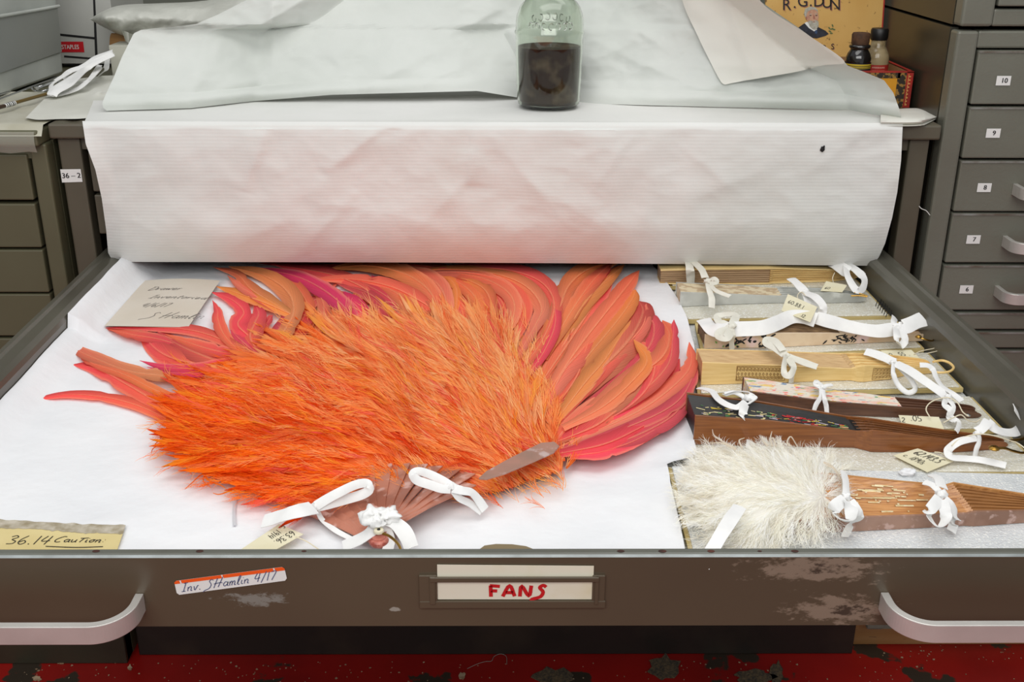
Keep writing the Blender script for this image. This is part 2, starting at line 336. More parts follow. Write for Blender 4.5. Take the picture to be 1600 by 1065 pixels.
mb = MB(); mb.tube([fpt(x, y)+Vector((0, 0, .0012)) for x, y in ((730, 1045), (745, 1038), (758, 1034), (768, 1033), (772, 1026), (782, 1022), (791, 1026), (792, 1038))], .0005, 5, smooth=40)
tag(mb.build('lint_thread', mat('lint', (150, 145, 135), .9)), 'thin grey curl of thread lying on the red floor', 'thread')

# ================================================================ middle cabinet (the fan drawer slides out of it)
YC = .82; ZT = RZ+.203
def cabinet_label(name, parent, q, txt, h, lab, u=.5):
    mb = MB(); mb.add([q(0, 0, 0), q(1, 0, 0), q(1, 1, 0), q(0, 1, 0)], [(0, 1, 2, 3)], 0); n = (q(0, 0, 1)-q(0, 0, 0))
    put_text(mb, q, txt, u, .5, h, 1, 1., .05); return mb.build(name, [m_label, m_ink], parent, label=lab)
cab = thing('flat_file_cabinet', 'grey steel flat file cabinet draped with a white sheet, its fan drawer pulled out', 'cabinet', (-.02, 1.2, 0))
mb = MB(); mb.box((-.671, .808, RZ+.181), (.637, 1.75, ZT)); mb.build('top', m_steel, cab, bevel=.003)
for x0, x1 in ((-.665, -.632), (.597, .627)):
    mb = MB(); mb.box((x0, YC, .101), (x1, YC+.03, RZ+.181)); mb.build('stile', m_steel, cab, bevel=.003)
for x0, x1 in ((-.665, -.655), (.617, .627)):
    mb = MB(); mb.box((x0, YC+.03, .0), (x1, 1.75, RZ+.181)); mb.build('side_panel', m_steel, cab)
mb = MB(); mb.box((-.655, 1.735, .0), (.617, 1.75, RZ+.181)); mb.build('back_panel', m_dark, cab)
mb = MB(); mb.box((-.632, YC+.006, RZ+.162), (.597, YC+.03, RZ+.181)); mb.build('rail', m_steel, cab)
for z0, z1 in ((RZ+.098, RZ+.158), (RZ+.032, RZ+.093), (.50, .66), (.30, .49), (.115, .29)):
    mb = MB(); mb.box((-.624, YC+.004, z0), (.582, YC+.028, z1)); mb.build('drawer', m_steel, cab, bevel=.002)
mb = MB(); mb.box((-.663, YC+.004, 0), (.626, YC+.6, .10)); mb.build('base', m_kick, cab, bevel=.002)
q = quad_map(py(97, 285, YC-.001), py(129, 284, YC-.001), py(126, 264, YC-.001), py(94, 264.5, YC-.001))
cabinet_label('label', cab, q, '36 – 2', .40, 'white printed label reading 36 – 2')

# ---------------------------------------------------------------- left cabinet
YL = .805
lab = thing('flat_file_cabinet', 'olive grey flat file cabinet standing left of the draped one', 'cabinet', (-1.2, 1.2, 0))
mb = MB(); mb.box((-1.75, YL-.018, RZ+.174), (-.680, 1.75, RZ+.196)); mb.build('top', m_steel_left, lab, bevel=.003)
xr = py(62, 330, YL).x
mb = MB(); mb.box((xr, YL, 0), (-.677, YL+.03, RZ+.174)); mb.build('stile', m_steel_left, lab, bevel=.003)
mb = MB(); mb.box((-1.75, YL+.004, RZ+.152), (xr, YL+.03, RZ+.174)); mb.build('rail', m_steel_left, lab)
mb = MB(); mb.box((-.690, YL+.03, 0), (-.677, 1.75, RZ+.174)); mb.build('side_panel', m_steel_left, lab)
mb = MB(); mb.box((-1.74, YL+.035, 0), (-.692, 1.74, RZ+.173)); mb.build('carcass', m_dark, lab)
ys = [(241, 312), (318, 386), (390, 456), (459, 524), (528, 592), (596, 658)]
for a, b in ys:
    za, zb = py(20, a, YL).z, py(20, b, YL).z
    mb = MB(); mb.box((-1.74, YL-.002, zb), (xr-.005, YL+.03, za)); mb.build('drawer', m_steel_left, lab, bevel=.002)
mb = MB(); mb.box((-1.74, YL+.002, .10), (xr-.005, YL+.03, py(20, 662, YL).z)); mb.build('lower_panel', m_steel_left, lab)
mb = MB(); mb.box((-1.75, YL-.004, 0), (-.677, YL+.03, .095)); mb.build('base', m_kick_left, lab, bevel=.002)
# a strip of clear film peeling along its top edge
mb = MB(); rows = []
for t in range(5):
    rows.append([Vector((lerp(-1.2, -.682, s/40), YL-.020-.004*math.sin(t*.8)-.0015*noise.noise(Vector((s*.3, t, 0))), RZ+.196-.030*t/4-(.004*noise.noise(Vector((s*.5, 3, 1))) if t == 4 else 0))) for s in range(41)])
mb.grid(rows); mb.build('edge_film', mat('clear_film', (205, 205, 190), .2, alpha=.35, spec=.8), lab, smooth=True)
# folded white plastic lying on its top
mb = MB(); rows = []
for t in range(14):
    rows.append([Vector((lerp(-1.3, -.672-.012*abs(noise.noise(Vector((t*.7, 0, 0)))), s/50), YL-.020+.30*t/13, RZ+.1995+.004*max(0, noise.noise(Vector((s*.12, t*.5, 4.))))+(-.010*(1-t) if t < 1 else .003*math.sin(t*1.1)**2))) for s in range(51)])
mb.grid(rows); tag(mb.build('plastic_sheet', mat('aged_white_plastic', (206, 204, 190), .35, col2=(184, 180, 160), nscale=9), smooth=True), 'yellowed white plastic sheet covering the left cabinet top', 'plastic sheet')

# ---------------------------------------------------------------- right cabinet: two stacked units
XR = .644; YB = 1.62
zlow = py(1560, 44, YC).z
cr = thing('drawer_cabinet', 'tall grey steel cabinet with drawers numbered 6 to 10', 'cabinet', (1.1, 1.2, 0))
xd = py(1497, 280, YC).x
mb = MB(); mb.box((XR, YC+.0305, .055), (XR+.012, YB, zlow-.002)); mb.build('side_panel', mat('side_enamel', (66, 64, 54), .32, col2=(54, 50, 40), nscale=3, spec=.5), cr)
mb = MB(); mb.box((XR, YC, .055), (xd-.003, YC+.03, zlow-.004)); mb.build('stile', m_steel_right, cr, bevel=.004)
mb = MB(); mb.box((xd-.003, YC+.003, py(1560, 76, YC).z), (1.5, YC+.03, zlow-.004)); mb.build('top_rail', m_steel_right, cr, bevel=.003)
mb = MB(); mb.box((XR+.012, YC+.03, .055), (1.5, YB, zlow-.006)); mb.build('carcass', m_dark, cr)
ZB = [(79, 163, '10'), (167, 247, '9'), (251, 330, '8'), (333, 410, '7'), (414, 484, '6'), (488, 514, ''), (518, 543, ''), (547, 602, ''), (606, 658, '')]
lp = {'10': (1568, 126), '9': (1552, 208), '8': (1538, 293), '7': (1521, 374), '6': (1510, 452)}
hd = {'10': 1640, '9': 1612, '8': 1584, '7': 1568, '6': 1556}
def bar_handle(x, y, Y, L, H, D, m, parent, name='handle', flip=1, bend=.018):
    # aluminium bow: comes out of the face, rounds the corner, runs along; profile H tall
    mb = MB(); th = .0035; rings = []; N = 18
    path = [(0, 0)]
    for k in range(N+1): a = k/N*math.pi/2; path.append((bend*(1-math.cos(a)), -(D-bend)-bend*math.sin(a)))
    path2 = [(L-px_, py_) for px_, py_ in path[::-1]]; path = path+path2
    for i, (u, v) in enumerate(path):
        a, b = path[max(i-1, 0)], path[min(i+1, len(path)-1)]; t = Vector((b[0]-a[0], b[1]-a[1])).normalized(); n = Vector((-t.y, t.x))*th
        P = lambda s, z: Vector((x+flip*(u+n.x*s), Y+v+n.y*s, y+z))
        rings.append([P(-1, -H/2), P(1, -H/2), P(1, H/2), P(-1, H/2)])
    mb.loft(rings); return mb.build(name, m, parent, smooth=False, bevel=.0006)
for a, b, num in ZB:
    za, zb = py(1560, a, YC).z, py(1560, b, YC).z
    mb = MB(); mb.box((xd, YC-.001, zb), (1.5, YC+.03, za)); dr = mb.build('drawer', m_steel_right, cr, bevel=.002)
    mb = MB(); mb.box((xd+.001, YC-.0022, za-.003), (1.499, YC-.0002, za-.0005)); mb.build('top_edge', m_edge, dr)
    if num:
        x, y = lp[num]; p0 = py(x, y, YC-.0022)
        hw, hh = .0105, .0068; q = quad_map(p0+Vector((-hw, 0, -hh)), p0+Vector((hw, 0, -hh)), p0+Vector((hw, 0, hh)), p0+Vector((-hw, 0, hh)))
        cabinet_label('number_label', dr, q, num, .52, 'white label reading '+num, .56)
        ph = py(hd[num], b-31, YC)
        bar_handle(ph.x, (za+zb)/2-.004, YC-.001, .115, .017, .042, m_alu, dr)
mb = MB(); mb.box((xd-.02, YC+.004, .055), (1.5, YC+.03, py(1560, 662, YC).z)); mb.build('lower_panel', m_steel_right, cr)
mb = MB(); mb.box((XR-.012, YC+.03, 0.0), (1.5, YB, .055)); tag(mb.build('base_board', m_wood_base, bevel=.002), 'tan wooden board on the red floor under the numbered-drawer cabinet', 'board')
up = thing('drawer_cabinet', 'upper grey steel cabinet stacked on top of the numbered-drawer cabinet', 'cabinet', (1.1, 1.2, zlow))
mb = MB(); mb.box((XR+.002, YC+.0305, zlow+.002), (XR+.014, YB, zlow+.5)); mb.build('side_panel', MATS['side_enamel'], up)
mb = MB(); mb.box((XR+.002, YC, zlow+.002), (xd+.014, YC+.03, zlow+.5)); mb.build('stile', m_steel_right, up, bevel=.004)
mb = MB(); mb.box((xd+.014, YC+.003, zlow+.002), (1.5, YC+.03, zlow+.026)); mb.build('bottom_rail', m_steel_right, up, bevel=.003)
mb = MB(); mb.box((xd+.017, YC-.001, zlow+.03), (1.5, YC+.03, zlow+.16)); mb.build('drawer', m_steel_right, up, bevel=.002)
mb = MB(); mb.box((xd+.017, YC-.001, zlow+.165), (1.5, YC+.03, zlow+.40)); mb.build('drawer', m_steel_right, up, bevel=.002)
mb = MB(); mb.box((XR+.014, YC+.03, zlow+.004), (1.5, YB, zlow+.5)); mb.build('carcass', m_dark, up)

# a loose white thread hanging in the gap beside the right stile
mb = MB(); mb.tube([py(x, y, YC-.003) for x, y in ((1436, 322), (1440, 326), (1447, 329), (1453, 336))], .0006, 5, smooth=16)
tag(mb.build('loose_thread', mat('white_thread', (225, 225, 220), .8)), 'short white thread caught between the draped cabinet and the numbered one', 'thread')

# ================================================================ the open fan drawer
dw = thing('drawer', 'open shallow steel drawer full of fans, card reading FANS on its front', 'drawer', (0, .4, RZ-.0725))
mb = MB(); prof = [(-.004, -.0725), (-.004, -.003), (-.0028, -.0008), (-.001, 0), (.0045, 0), (.006, -.0015), (.006, -.0725)]
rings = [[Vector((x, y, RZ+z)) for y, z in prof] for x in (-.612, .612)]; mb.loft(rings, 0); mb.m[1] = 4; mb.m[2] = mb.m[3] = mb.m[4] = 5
for x, r_ in ((150, 5), (312, 5), (475, 3.4), (970, 5), (1035, 5.5), (1111, 5), (1187, 3), (1242, 5)):
    p = pz(x, 860.5, .0003); s = px_m(p)*r_
    mb.add([p+Vector((math.cos(k/12*6.283)*s*1.2, math.sin(k/12*6.283)*s*.75, 0)) for k in range(12)], [tuple(range(12))], 1)
def scuff(cx, cy, w, h, seed, n=46):
    r = random.Random(seed)
    for k in range(n):
        x, y = cx+r.gauss(0, w/4), cy+r.gauss(0, h/4); p = py(x, y, -.0043); L = px_m(p)*r.uniform(3, 13); a = r.gauss(.35, .3); H_ = px_m(p)*r.uniform(1, 3.5)
        d = Vector((math.cos(a), 0, math.sin(a))); n_ = Vector((-math.sin(a), 0, math.cos(a)))
        mb.add([p-d*L-n_*H_*.2, p-d*L*.2-n_*H_, p+d*L-n_*H_*.1, p+d*L*.7+n_*H_, p-d*L*.5+n_*H_], [(0, 1, 2, 3, 4)], 2 if k % 3 else 3)
fr = mb.build('front_panel', [m_front, m_rust, m_scuff, m_kick, mat('painted_edge_highlight', (176, 184, 184), .3, metal=.3, col2=(150, 156, 154), nscale=40), mat('rim_grey', (104, 106, 98), .35, col2=(92, 92, 84), nscale=8)], dw)  # pale bevel strip paints in the overhead lights' reflection along the edge
shear = lambda Y: -.018*Y/.82
pr = [(.5765, -.066), (.5765, -.014), (.5785, -.008), (.586, -.0045), (.600, -.0035), (.6035, -.0005), (.609, 0), (.6115, -.0025), (.613, -.008), (.613, -.068)]
for sg in (-1, 1):
    mb = MB(); rings = [[Vector((sg*x+shear(Y), Y, RZ+z)) for x, z in (pr if sg > 0 else pr[::-1])] for Y in (.0062, .3, .6, .95)]; mb.loft(rings); mb.build('side_wall', m_side, dw)
mb = MB(); mb.hexa([(-.576, .0062, RZ-.070), (.576, .0062, RZ-.070), (.576+shear(.95), .95, RZ-.070), (-.576+shear(.95), .95, RZ-.070)], [(-.576, .0062, RZ-.066), (.576, .0062, RZ-.066), (.576+shear(.95), .95, RZ-.066), (-.576+shear(.95), .95, RZ-.066)]); mb.build('bottom_panel', m_side, dw)
mb = MB(); mb.box((-.576+shear(.95), .945, RZ-.066), (.576+shear(.95), .95, RZ-.012)); mb.build('back_wall', m_side, dw)
# handles: each runs past the edge of the frame
for sg in (-1, 1):
    xin = (py(191, 930, -.04).x if sg < 0 else py(1410, 930, -.04).x)
    bar_handle(xin, RZ-.047, -.0042, .165, .0175, .043, m_alu, dw, 'handle', flip=sg if sg > 0 else -1, bend=.030)
# label holder with its lips
A = lambda x, y, Y=-.0045: py(x, y, Y)
mb = MB()
def slab(x0, y0, x1, y1, ya, yb): 
    a, b = A(x0, y1), A(x1, y0); mb.box((a.x, ya, a.z), (b.x, yb, b.z))
slab(656, 897, 683, 947, -.0066, -.004); slab(924, 897, 946, 947, -.0066, -.004); slab(656, 936, 946, 948, -.0070, -.004); slab(672, 898, 936, 906, -.0085, -.0060); slab(672, 898, 680, 941, -.0080, -.004); slab(928, 898, 936, 941, -.0080, -.004)
mb.build('label_holder', m_front, dw, bevel=.0008)
m_card = mat('cream_card', (226, 220, 200), .7, col2=(218, 208, 176), nscale=25, ncon=(.5, .8))
q = quad_map(A(684, 936, -.0052), A(926, 936, -.0052), A(928, 884, -.0052), A(683, 882, -.0052))
mb = MB(); mb.hexa([q(0, 0, -.0004), q(1, 0, -.0004), q(1, 1, -.0004), q(0, 1, -.0004)], [q(0, 0, 0), q(1, 0, 0), q(1, 1, 0), q(0, 1, 0)])
write(mb, q, 'FANS', .325, .09, .0118, .0032, 1, slant=.05, xs=1.35)
tag(mb.build('name_card', [m_card, mat('red_marker', (196, 18, 24), .6)]), 'cream card lettered FANS in red, slotted in the drawer front', 'card')
# inventory sticker
q = quad_map(A(277, 929), A(449, 906), A(444, 884.5), A(272, 907), .0003)
mb = MB(); cs = [(.02, 0), (.98, 0), (1, .15), (1, .85), (.98, 1), (.02, 1), (0, .85), (0, .15)]
mb.add([q(u, v) for u, v in cs], [tuple(range(8))], 0)
mb.add([q(u, v, .0005) for u, v in ((0, .78), (1, .74), (1, .88), (.98, 1), (.02, 1), (0, .9))], [tuple(range(6))], 1)
for u in (.055, .435, .905): mb.add([q(u, .76, .0007), q(u+.012, .76, .0007), q(u+.006, 1, .0007), q(u-.006, 1, .0007)], [(0, 1, 2, 3)], 0)
write(mb, q, 'Inv. SHamlin 4/17', .05, .20, .0085, .00065, 2, slant=.3, xs=1.13, lift=.0008)
mb.build('inventory_sticker', [m_label, mat('orange_stripe', (243, 92, 24), .5), mat('blue_ink', (72, 84, 124), .6)], dw, label='white sticker with orange stripe and handwriting in blue ink')
# ================================================================ white papers
def paper_mat(name, col, col2, bumps=(60, .25), lines=0., trl=.15):
    m = mat(name, col, .75, col2=col2, nscale=5, bump=(bumps[0], bumps[1], .002), spec=.25)
    if lines:
        nt = m.node_tree; N, L = nt.nodes, nt.links; b = N['Principled BSDF']; bp = [n for n in N if n.type == 'BUMP'][0]
        tc = [n for n in N if n.type == 'TEX_COORD'][0]; wv = N.new('ShaderNodeTexWave'); wv.bands_direction = 'Z'; wv.inputs['Scale'].default_value = lines; wv.inputs['Distortion'].default_value = .6; wv.inputs['Detail'].default_value = 2
        L.new(tc.outputs['Object'], wv.inputs[0]); b2 = N.new('ShaderNodeBump'); b2.inputs['Strength'].default_value = .09; b2.inputs['Distance'].default_value = .0012
        L.new(wv.outputs['Fac'], b2.inputs['Height']); L.new(bp.outputs[0], b2.inputs['Normal']); L.new(b2.outputs[0], b.inputs['Normal'])
    return m
m_sheet = paper_mat('white_interleaf', (228, 228, 225), (219, 220, 216), (45, .3), 62)
m_sheet_back = paper_mat('white_interleaf_back', (216, 219, 214), (205, 209, 203), (38, .45))
m_flap = paper_mat('cream_interleaf', (230, 229, 221), (221, 219, 209), (30, .4))
m_tissue = paper_mat('white_tissue', (240, 241, 243), (229, 231, 234), (70, .5))

def crease(x, y, a, b, w):       # ridge along a pixel line a-b: soft on one side, tighter on the other
    dx, dy = b[0]-a[0], b[1]-a[1]; L = math.hypot(dx, dy); t = ((x-a[0])*dx+(y-a[1])*dy)/L/L
    if not 0 < t < 1: return 0.
    d = ((x-a[0])*dy-(y-a[1])*dx)/L+3.*noise.noise(Vector((t*5, a[0]*.1, 0)))
    f = math.sin(t*math.pi)**.6; ws = w*1.3 if d > 0 else max(6., w*.35); q = math.sqrt(d*d+9)-3
    return f*math.exp(-q/ws)
def crumple(x, y, s, seed):
    v = 0; a = 1.
    for k in range(3): v += a*(1-2*abs(noise.noise(Vector((x*s+seed, y*s*1.25, seed*1.7))))); s *= 2.1; a *= .45
    return v
CREASES = [((505, 270), (608, 193), 26, .006), ((385, 300), (416, 194), 20, .005), ((760, 205), (900, 365), 40, .005), ((742, 195), (735, 290), 16, .004), ((925, 300), (1000, 195), 26, .004),
           ((1250, 280), (1370, 190), 30, .003), ((1060, 320), (1230, 250), 40, .004), ((640, 370), (760, 250), 30, .004), ((860, 300), (1010, 400), 36, .004), ((330, 400), (480, 330), 36, .004), ((470, 390), (560, 300), 26, .004), ((1050, 215), (1150, 300), 24, .003)]
sheet = thing('cover_sheet', 'large white interleaf sheet folded back over the cabinet top and hanging into the drawer', 'paper sheet', (0, .8, RZ))
LT = [(185, 128), (225, 134), (265, 149), (310, 159), (360, 166), (395, 169), (404, 174), (409, 184)]
RTb = [(185, 1411), (250, 1408), (300, 1402), (340, 1394), (380, 1383), (400, 1374), (412, 1366), (415, 1362)]
mb = MB(); rows = []
NS = 240
for t in range(13):              # the flat part on the cabinet top
    u = t/12; row = []
    for s in range(NS+1):
        x0, y0 = lerp(146, 1403, s/NS), 158+10*sstep(s/NS)-24*math.exp(-((s/NS-.42)/.2)**2)
        a = pz(x0, y0, .2085); x1 = lerp(128, 1411, s/NS); b = py(x1, 187+3*s/NS, .790); b.z = RZ+.2075; b.y = .800
        p = a.lerp(b, u); p.z += .0025*max(0, noise.noise(Vector((p.x*9, p.y*16, 1.)))); row.append(p)
    rows.append(row)
for t in range(1, 111):           # over the edge and down
    u = t/110; row = []
    for s in range(NS+1):
        v = s/NS; y = lerp(187+3*v, 409+6*v*v, u); x = lerp(curve_at(LT, y), curve_at(RTb, y), v)
        Y = .790
        d = .0035*noise.noise(Vector((x*.006, y*.010, 7.)))+.0018*noise.noise(Vector((x*.022, y*.022, 2.)))
        for a, b, w_, amp in CREASES:
            d += crease(x, y, a, b, w_)*amp*.75
        d += .0016*crumple(x, y, .009, 4.)
        k = min(1, u*9); Y = .790-d*k*1.15
        if u < .06: Y = .800-.010*math.sin(u/.06*math.pi/2)
        if u > .70: Y += .034*((u-.70)/.30)**2
        edge = min(v, 1-v)
        if edge < .02: Y -= .006*(1-edge/.02)*math.sin(y*.03)
        row.append(py(x, y, Y))
    rows.append(row)
mb.grid(rows); mb.build('hanging_panel', m_sheet, sheet, smooth=True)
q0 = py(1285, 233, .7835)
mb = MB(); mb.blob(q0, (.0032, .0006, .0038), seed=4, amp=.5, n=6); mb.blob(q0+Vector((.0018, -.0003, .0035)), (.0016, .0005, .0022), seed=2, n=5); mb.build('spot', m_ink, sheet, smooth=True, label='small black spot on the hanging white sheet')
# folded-back part rising behind
LB = [(-50, 455), (0, 385), (22, 342), (38, 305), (42, 268), (46, 222), (52, 209), (90, 190), (120, 178), (150, 164), (160, 160), (168, 161), (174, 168)]
RB = [(-50, 1110), (0, 1185), (45, 1250), (95, 1318), (103, 1325), (111, 1347), (125, 1381), (145, 1396), (170, 1405), (190, 1410)]
YBOT = [(160, 173), (300, 169), (400, 158), (520, 148), (750, 142), (800, 150), (860, 160), (1000, 164), (1330, 172), (1410, 188)]
mb = MB(); rows = []
for t in range(101):
    row = []
    for s in range(NS+1):
        v = s/NS; xb = lerp(163, 1408, v); yb = curve_at(YBOT, xb); u = (t/100)**1.15; y = lerp(yb, -50, u); x = lerp(curve_at(LB, y), curve_at(RB, y), v)
        base = pz(xb, max(yb, 158), .21).y; base = min(base, 1.02)+.0
        base += .03*math.exp(-((xb-857)/90)**2); Y = base+lerp(.16, .075, sstep((v-.70)/.2))*u+.012*noise.noise(Vector((x*.006, y*.008, 3.)))*sstep(u*5)+.005*noise.noise(Vector((x*.02, y*.02, 9.)))*sstep(u*5)
        Y -= .012*math.sin(min(1, u*9)*math.pi)*(.6+.4*math.sin(v*9))      # the fold bulges forward at the bottom
        for a, b, w_, amp in (((690, 60), (790, 10), 18, .012), ((660, 130), (740, 95), 20, .008), ((430, 90), (480, 60), 14, .006), ((560, 140), (700, 70), 30, .008), ((890, 110), (1000, 60), 26, .008), ((960, 20), (1060, 90), 30, .010), ((1140, 150), (1330, 120), 16, .008), ((520, 100), (600, 20), 30, .007), ((940, 70), (1120, 150), 30, .008), ((425, -20), (428, 130), 8, .010)):
            Y -= crease(x, y, a, b, w_)*amp*.8
        Y -= (.0075*crumple(x, y, .0045, 11.)+.003*crumple(x, y, .016, 5.))*sstep(u*6)
        row.append(py(x, y, Y))
    rows.append(row)
mb.grid(rows); mb.build('folded_back_panel', m_sheet_back, sheet, smooth=True)
# turned-down corner flap at the right
def panel_depth(x, y):
    v = (x-curve_at(LB, y))/(curve_at(RB, y)-curve_at(LB, y)); xb = lerp(163, 1408, max(0, min(1, v))); yb = curve_at(YBOT, xb); u = max(0, (yb-y)/(yb+50))
    return min(pz(xb, max(yb, 158), .21).y, 1.02)+lerp(.16, .075, sstep((v-.70)/.2))*u
FL = [((1066, -50), (1190, -50)), ((1066, 0), (1187, 0)), ((1092, 60), (1256, 50)), ((1110, 97), (1319, 95)), ((1124, 124), (1290, 101)), ((1130, 131), (1240, 113)), ((1134, 132), (1160, 126))]
P_ = [catmull([Vector((f[k][0], f[k][1], 0)) for f in FL], 40) for k in (0, 1)]
mb = MB(); rows = []
for a, b in zip(*P_):
    row = []
    for s in range(41):
        v = s/40; x, y = lerp(a.x, b.x, v), lerp(a.y, b.y, v); Y = panel_depth(x, y)-.020+.004*noise.noise(Vector((x*.02, y*.02, 5.)))
        Y -= crease(x, y, (1120, -40), (1180, 130), 20)*.008+.004*crumple(x, y, .008, 3.); row.append(py(x, y, Y))
    rows.append(row)
mb.grid(rows); mb.build('corner_flap', m_flap, sheet, smooth=True)

# lining tissue in the drawer
RE_ = [(405, 1000), (412, 1016), (440, 1040), (470, 1060), (500, 1074), (545, 1085), (600, 1086), (650, 1074), (690, 1083), (716, 1089), (729, 1041), (770, 1050), (855, 1069), (900, 1076)]
ZS = -.046
right_edge = sorted([(pz(x, y, ZS).y, pz(x, y, ZS).x) for y, x in RE_])
mb = MB(); rows = []; NX, NYr = 170, 110
for t in range(NYr+1):
    Yw = lerp(.0075, .935, t/NYr); xr_ = curve_at(right_edge, Yw); row = []
    for s in range(NX+1):
        u = s/NX; XL_ = -.5755-.018*Yw/.82; X = lerp(XL_, xr_, u**.9 if u > 0 else 0); d = X-XL_
        top = .040 if Yw > .575 else lerp(.014, .022, sstep((Yw)/.575))
        z = ZS+top*(1-sstep(d/.05))**1.3
        if Yw > .575: z += .004*math.exp(-((d-.035)/.008)**2)
        wv = .0010*noise.noise(Vector((X*9, Yw*9, .5)))+.0009*noise.noise(Vector((X*26, Yw*40, 2.5)))
        # soft ridges in front of the fan
        wv += .0018*max(0, noise.noise(Vector((X*7+Yw*12, Yw*22-X*5, 8.))))*sstep((.36-Yw)/.12)
        er = xr_-X
        wv += .010*math.exp(-er/.012)*(.4+.6*noise.noise(Vector((Yw*22, 1, 1))))*(1 if Yw < .40 and Yw > .2 else .25)
        row.append(Vector((X, Yw, RZ+z+wv+.0016)))
    rows.append(row)
mb.grid(rows); tag(mb.build('tissue_sheet', m_tissue, smooth=True), 'white tissue lining the open drawer under the orange feather fan', 'paper sheet')

# small caution card, note card
m_kraft = mat('yellowed_card', (222, 206, 152), .75, col2=(210, 192, 136), nscale=12, spec=.2)
m_torn = mat('torn_card_core', (150, 138, 112), .9, col2=(196, 188, 172), nscale=80)
q = quad_map(pz(-80, 862, ZS+.005), pz(182, 862, ZS+.005), pz(198, 816, ZS+.005), pz(-70, 808, ZS+.005))
mb = MB(); n = 60
mb.grid([[q(k/n, 0, 0) for k in range(n+1)], [q(k/n, .86-.10*sstep((k/n-.45)*3)+.05*noise.noise(Vector((k*.35, 0, 0))), 0) for k in range(n+1)]], 0)
mb.grid([[q(k/n, .70-.1*sstep((k/n-.45)*3)+.06*noise.noise(Vector((k*.5, 4, 0))), .0003) for k in range(n+1)], [q(k/n, 1.0-.10*sstep((k/n)*1.2)+.05*noise.noise(Vector((k*.3, 2, 0))), .0003) for k in range(n+1)]], 1)
write(mb, q, '36.14', .325, .22, .0165, .00095, 2, slant=.28, xs=1.0)
write(mb, q, 'CauTion:', .605, .30, .0108, .00095, 2, slant=.3, xs=1.04)
L_ = [(.57, .16), (.75, .13), (.91, .16)]
mb.ribbon([q(u, v, .0006) for u, v in L_], .0009, 0, .0002, mi=2)
tag(mb.build('caution_card', [m_kraft, m_torn, m_ink]), 'yellowed card with torn top edge, handwritten 36.14 Caution', 'card')
m_note = mat('grey_note_paper', (214, 206, 193), .7, col2=(206, 196, 180), nscale=8)
q = quad_map(pz(163, 509, ZS+.012), pz(294, 511, ZS+.012), pz(344, 438, ZS+.010), pz(226, 438, ZS+.010))
q_ = q; q = lambda u, v, l=.0004: q_(u, v, l+.003*math.sin(max(0, min(1, u))*math.pi)*v)
q.size = q_.size; mb = MB(); rows = [[q(i/16, j/8, 0) for i in range(17)] for j in range(9)]; mb.grid(rows)
cx_ = .19
for txt, u, v, h, xs_ in (('Drawer', .16, .74, .015, .95), ('Inventoried', .26, .56, .013, 1.2), ('4/6/17', .24, .38, .015, .85), ('S Hamlin', .40, .16, .021, .9)):
    write(mb, q, txt, u, v, h, .0008, 1, slant=.45, xs=xs_, lift=.0005)
tag(mb.build('note_card', [m_note, mat('pencil_grey', (84, 80, 80), .6)]), 'grey paper note with four lines of handwriting, lying on white tissue', 'note')
mb = MB(); mb.poly([pz(x, y, ZS+.02) for x, y in ((745, 862), (757, 853), (775, 850.5), (800, 851), (822, 854), (842, 862))], .0008)
tag(mb.build('card_disc', mat('dull_brown_card', (128, 112, 82), .6)), 'curved edge of a dull brown card peeping over the drawer front', 'card')
mb = MB(); mb.ribbon([pz(368, 775, ZS+.004), pz(366, 800, ZS+.003), pz(367, 821, ZS+.003)], .0032, 0, .0004)
tag(mb.build('grey_thread', mat('pale_grey_strip', (203, 204, 208), .8)), 'faint pale grey strip on the tissue below the orange feathers', 'strip')

# foam on the right side
def foam_mat(name, c, c2):
    m = mat(name, c, .32, col2=c2, nscale=18, bump=(420, .5, .0008), spec=.7); nt = m.node_tree; N, L = nt.nodes, nt.links; b = N['Principled BSDF']
    tc = [n for n in N if n.type == 'TEX_COORD'][0]; vo = N.new('ShaderNodeTexVoronoi'); vo.inputs['Scale'].default_value = 520; L.new(tc.outputs['Object'], vo.inputs[0])
    bp = [n for n in N if n.type == 'BUMP'][0]; b2 = N.new('ShaderNodeBump'); b2.inputs['Strength'].default_value = .55; b2.inputs['Distance'].default_value = .0008
    L.new(vo.outputs['Distance'], b2.inputs['Height']); L.new(bp.outputs[0], b2.inputs['Normal']); L.new(b2.outputs[0], b.inputs['Normal'])
    src = b.inputs['Base Color'].links[0].from_socket; v2 = N.new('ShaderNodeTexVoronoi'); v2.inputs['Scale'].default_value = 620; L.new(tc.outputs['Object'], v2.inputs[0]); sx_ = N.new('ShaderNodeSeparateXYZ'); L.new(v2.outputs['Color'], sx_.inputs[0])
    mr = N.new('ShaderNodeMapRange'); mr.inputs[1].default_value = .78; mr.inputs[2].default_value = .95; L.new(sx_.outputs[0], mr.inputs[0]); mx = N.new('ShaderNodeMix'); mx.data_type = 'RGBA'; L.new(src, mx.inputs[6]); mx.inputs[7].default_value = (.92, .93, .90, 1); L.new(mr.outputs[0], mx.inputs[0]); L.new(mx.outputs[2], b.inputs['Base Color'])  # white cells in the base colour paint the foam's glitter
    b.inputs['Coat Weight'].default_value = .5; b.inputs['Coat Roughness'].default_value = .12; L.new(b2.outputs[0], b.inputs['Coat Normal']); return m
m_foam = foam_mat('white_foam', (226, 230, 231), (214, 218, 220)); m_foam_c = foam_mat('cream_foam', (228, 225, 210), (214, 210, 193))
m_tan = mat('tan_board_edge', (206, 186, 128), .7, col2=(190, 168, 108), nscale=20)
